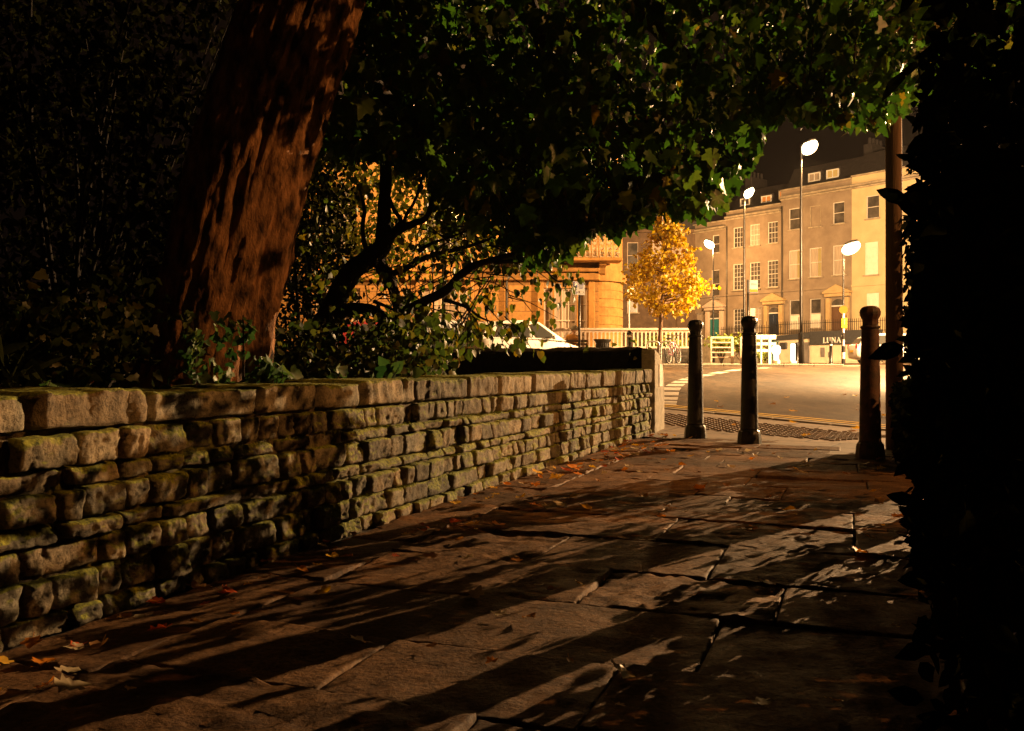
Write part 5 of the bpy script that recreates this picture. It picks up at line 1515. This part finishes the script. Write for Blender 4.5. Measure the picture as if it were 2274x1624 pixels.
# cars -------------------------------------------------------------
def car(label, loc, rz, paint, L=3.8, W=1.66, H=1.46, glow=False):
    t = thing('parked_car', label, 'car', loc, rz, 'parked cars beyond the garden wall')
    M4 = Matrix.Translation(loc) @ Matrix.Rotation(rz, 4, 'Z')
    def T(x, y, z): return M4 @ Vector((x, y, z))
    g = MB()
    st = [(-.5, .42, .92, .80), (-.49, .30, 1.0, .90), (-.40, .22, 1.02, .98), (-.1, .2, .98, 1.0), (.15, .2, .94, 1.0), (.30, .2, .88, .98), (.42, .22, .76, .93), (.485, .30, .66, .84), (.5, .38, .56, .74)]
    n = 14
    def ring(f, zb, zt, wf):
        hw = W / 2 * wf; out = []
        for k in range(n):
            a = 2 * PI * k / n + PI / n
            cx, cz = math.cos(a), math.sin(a)
            sx = math.copysign(abs(cx) ** .35, cx); sz = math.copysign(abs(cz) ** .45, cz)
            out.append(T(f * L, hw * sx * (.93 if cz > .8 else 1), (zb + zt) / 2 + (zt - zb) / 2 * sz))
        return out
    rs = [ring(*s) for s in st]; vs = [p for r in rs for p in r]; fs = []
    for i in range(len(rs) - 1):
        for k in range(n): fs.append((i * n + k, i * n + (k + 1) % n, (i + 1) * n + (k + 1) % n, (i + 1) * n + k))
    fs += [tuple(range(n - 1, -1, -1)), tuple(range((len(rs) - 1) * n, len(rs) * n))]
    g.add(vs, fs); g.build('body', paint, t, True)
    # cabin
    cab = [(-.47, .96, .80), (-.40, 1.30, .74), (-.30, H - .03, .70), (-.10, H, .70), (.06, H - .04, .70), (.27, .93, .82)]
    g = MB(); hw = W / 2; bot = [(-.48, .9), (-.40, .93), (-.30, .93), (-.1, .93), (.06, .92), (.28, .88)]
    vs = []
    for (f, z, wf), (fb, zb) in zip(cab, bot):
        vs += [T(f * L, -hw * wf, z), T(f * L, hw * wf, z), T(fb * L, hw * .93, zb), T(fb * L, -hw * .93, zb)]
    fs = []
    for i in range(len(cab) - 1):
        for a, b in ((0, 1), (1, 2), (3, 0)): fs.append((i * 4 + a, i * 4 + b, i * 4 + 4 + b, i * 4 + 4 + a))
    fs += [(0, 3, 2, 1), (20, 21, 22, 23)]
    g.add(vs, fs); g.build('cabin', paint, t)
    def pane(name, q, push):
        g = MB(); c = sum((Vector(p) for p in q), Vector()) / 4
        q2 = [T(*(c + (Vector(p) - c) * .96 + Vector(push))) for p in q]; g.add(q2, [(0, 1, 2, 3)]); g.build(name, MAT['carglass'], t)
    for sgn, nm in ((1, 'side_window'), (-1, 'side_window')):
        y = lambda z: sgn * hw * (.93 - (.93 - .70) * (z - .93) / (H - .93))
        for f0, f1, g0, g1 in ((-.37, -.27, -.30, -.29), (-.26, -.02, -.275, -.06), (0, .20, -.04, .05)):
            zb, zt = .96, H - .10
            pane(nm, [(f0 * L, y(zb), zb), (f1 * L, y(zb), zb), (g1 * L, y(zt), zt), (g0 * L, y(zt), zt)], (0, sgn * .022, 0))
    pane('windscreen', [(.26 * L, -hw * .78, .95), (.26 * L, hw * .78, .95), (.075 * L, hw * .66, H - .07), (.075 * L, -hw * .66, H - .07)], (.025, 0, .02))
    pane('rear_window', [(-.465 * L, -hw * .72, .98), (-.465 * L, hw * .72, .98), (-.405 * L, hw * .64, 1.28), (-.405 * L, -hw * .64, 1.28)], (-.025, 0, .01))
    for sx in (-.31, .31):
        for sy in (-1, 1):
            g = MB(); c = T(sx * L, sy * (hw - .1), .30); axw = (M4.to_3x3() @ Vector((0, 1, 0)))
            g.tube([c - axw * .1, c + axw * .1], .30, 20); wv = g.build('wheel', MAT['tyre'], t, False)
            g = MB(); g.tube([c + axw * sy * .09, c + axw * sy * .115], .19, 16); g.build('rim', MAT['steel'], wv)
    for sy in (-1, 1):
        g = MB(); g.ell(T(-.492 * L, sy * hw * .76, .86), (.05, .10, .15), (M4.to_3x3() @ Vector((1, 0, 0)), M4.to_3x3() @ Vector((0, 1, 0)), UP)); g.build('tail_light', MAT['taillight'], t, True)
        g = MB(); g.ell(T(.475 * L, sy * hw * .66, .62), (.09, .16, .09), (M4.to_3x3() @ Vector((1, 0, 0)), M4.to_3x3() @ Vector((0, 1, 0)), UP)); g.build('headlight', MAT['blind'], t, True)
        g = MB(); g.ell(T(.14 * L, sy * (hw + .07), .98), (.07, .10, .07)); g.build('wing_mirror', paint, t, True)
    g = MB(); g.box(T(-.503 * L, 0, .66), (.03, .5, .11), (M4.to_3x3() @ Vector((1, 0, 0)), M4.to_3x3() @ Vector((0, 1, 0)), UP), .004); g.build('number_plate', MAT['plate'], t)
    return t
def cloc(px, Y): return (P(px, 0, Y).x, Y, gz(Y) - .05)
car('white hatchback parked beyond the dark wall with yellow rear plate', cloc(1158, 26.3), math.radians(33), MAT['carwhite'])
car('second pale car parked behind the leaves next to the white hatchback', cloc(985, 27.6), math.radians(38), MAT['carsilver'], 4.2, 1.72, 1.5)
car('dark red car half hidden by the gnarled tree trunk', cloc(850, 27.5), math.radians(40), MAT['carred'], 4.1, 1.7, 1.45)
car('white car at the crossing beyond the russet bollard and pole', (P(1992, 0, 43).x, 43, fz(17, 43) - .0), math.radians(-5), MAT['carwhite'], 4.2, 1.75, 1.5)

# ================================================================== STREET LAMPS
def lamp(label, base, top, reach, r0, power, col, bowl=(.40, .26, .20), light=True, aim=None, rad=.18, cone=164):
    base, top = Vector(base), Vector(top); rv = Vector(reach)
    t = thing('street_lamp', label, 'street lamp', base, 0, 'street lamps')
    g = MB(); H = top.z - base.z
    g.tube([base, base + Vector((0, 0, 1.5)), base + Vector((0, 0, 1.52))], [r0 * 1.7, r0 * 1.65, r0 * 1.2], 14)
    g.build('base_section', MAT['darkpole'], t, True)
    g = MB(); pts, rad_ = smoothpts([base + Vector((0, 0, 1.5)), base + Vector((0, 0, H * .6)), top - Vector((0, 0, .12)), top, top + rv * .4 + Vector((0, 0, .07))], [r0, r0 * .8, r0 * .62, r0 * .55, r0 * .45], 5)
    g.tube(pts, rad_, 12); g.build('post', MAT['darkpole'], t, True)
    c = top + rv; d = rv.normalized(); side = Vector((-d.y, d.x, 0)); n = Vector((0, 0, 1))
    g = MB(); g.ell(c + Vector((0, 0, bowl[2] * .86)), (bowl[0] * .78, bowl[1] * .78, .10), (d, side, n)); hd = g.build('lamp_head', MAT['darkpole'], t, True)
    g = MB(); g.ell(c, bowl, (d, side, n), 16, 10); g.build('bowl', MAT['lamp'], hd, True)
    if light:
        ld = bpy.data.lights.new('lamp_light', 'SPOT' if aim else 'POINT'); ld.energy = power
        ld.color = col; ld.shadow_soft_size = rad
        if aim: ld.spot_size = math.radians(cone); ld.spot_blend = .25
        lo = bpy.data.objects.new('lamp_light', ld); C.objects.link(lo); lo.parent = t
        lo.location = c - base - Vector((0, 0, bowl[2] + rad + .06))
        if aim: lo.rotation_euler = Vector(aim).to_track_quat('-Z', 'Y').to_euler()
    return t
SOD = (1.0, .52, .18); WARM = (1.0, .60, .25); DEEP = (1.0, .42, .11)
def lpost(label, px, ytop, Y, hx, power, col=SOD, r0=.075, bowl=(.40, .26, .22), ground=None, dy=0, aim=None):
    x = P(px, 0, Y).x; z = fz(x, Y) if ground is None else ground
    return lamp(label, (x, Y, z), (x, Y, CAM_H + (815 - ytop) / F * Y), ((hx) / F * Y, dy, .12), r0, power, col, bowl, aim=aim)
lpost('tallest street lamp, its post beside the plain iron bollard', 1779, 333, 42, 19, 10500, WARM, bowl=(.40, .30, .34), aim=(.1, .64, -.76))
lpost('street lamp rising behind the bus stop flag', 1653, 433, 53, 10, 7500, SOD, .075, (.34, .28, .30), aim=(.15, .6, -.78))
lpost('street lamp before the teal door with its head turned away from the others', 1584, 546, 73, -9, 5500, SOD, .075, (.44, .34, .34))
lpost('street lamp directly above the amber crossing beacon', 1873, 556, 47, 17, 8500, WARM, .06, (.50, .34, .34), aim=(.1, .64, -.76))
lpost('street lamp hidden behind the leaves over the parked cars', 985, 335, 33.0, -20, 6000, SOD, .075, ground=.72)
# lamps out of view: two light path and trunk, one added to brighten road
lamp('street lamp across the junction that throws the bollard shadows', (24.0, 28.0, gz(28)), (24.0, 28.0, 8.0), (-.9, -.3, .12), .08, 115000, (1.0, .59, .26), rad=.045)
lamp('street lamp on the far side of the hedge', (12.5, 2.0, 0), (12.5, 2.0, 6.8), (-.9, .2, .12), .07, 4600, DEEP, rad=.035)
lamp('added lamp brightening the junction road, unseen behind the ivy mound and pole', (15.6, 29.5, gz(29.5)), (15.6, 29.5, 8.6), (-.9, -.1, .12), .08, 46000, WARM, aim=(-.12, -.05, -1), rad=.15, cone=122)  # added unseen source that brightens the road

hz = MB(); hz.box((0, 95, 11), (320, 268, 25))  # thin haze added to give the lamps a faint glow
m, nt, out = new_mat('haze'); pv = nt.nodes.new('ShaderNodeVolumePrincipled')
pv.inputs['Color'].default_value = (1, .90, .82, 1); pv.inputs['Density'].default_value = .00013; pv.inputs['Anisotropy'].default_value = .45
nt.links.new(pv.outputs[0], out.inputs['Volume'])
struct(hz.build('haze', m), 'stuff')

# ================================================================== WORLD, CAMERA, RENDER
w = bpy.data.worlds.new('World'); sc.world = w; w.use_nodes = True
nt = w.node_tree; nt.nodes.clear()
out = nt.nodes.new('ShaderNodeOutputWorld')
sky = nt.nodes.new('ShaderNodeTexSky'); sky.sky_type = 'NISHITA'; sky.sun_disc = False
sky.sun_elevation = math.radians(-7); sky.sun_rotation = math.radians(200)
bg = nt.nodes.new('ShaderNodeBackground'); bg.inputs[1].default_value = .05
nt.links.new(sky.outputs[0], bg.inputs[0])
glow = nt.nodes.new('ShaderNodeBackground'); glow.inputs[0].default_value = (1.0, .55, .42, 1); glow.inputs[1].default_value = .0022
ad = nt.nodes.new('ShaderNodeAddShader'); nt.links.new(bg.outputs[0], ad.inputs[0]); nt.links.new(glow.outputs[0], ad.inputs[1])
nt.links.new(ad.outputs[0], out.inputs[0])

cam = bpy.data.cameras.new('camera'); co = bpy.data.objects.new('camera', cam); C.objects.link(co)
co.location = (0, 0, CAM_H); co.rotation_euler = (PI / 2, 0, 0)
cam.sensor_width = 36; cam.lens = F / 2274 * 36; cam.shift_y = 3 / 2274; cam.clip_end = 2000; cam.clip_start = .02
sc.camera = co
sc.view_settings.view_transform = 'Standard'; sc.view_settings.look = 'None'
sc.view_settings.exposure = 0; sc.view_settings.gamma = 1
sc.render.resolution_x = 1024; sc.render.resolution_y = 731
cy = sc.cycles
cy.max_bounces = 6; cy.diffuse_bounces = 3; cy.glossy_bounces = 2; cy.transmission_bounces = 4
cy.sample_clamp_indirect = 3; cy.use_denoising = True
try: cy.denoiser = 'OPENIMAGEDENOISE'
except Exception: pass
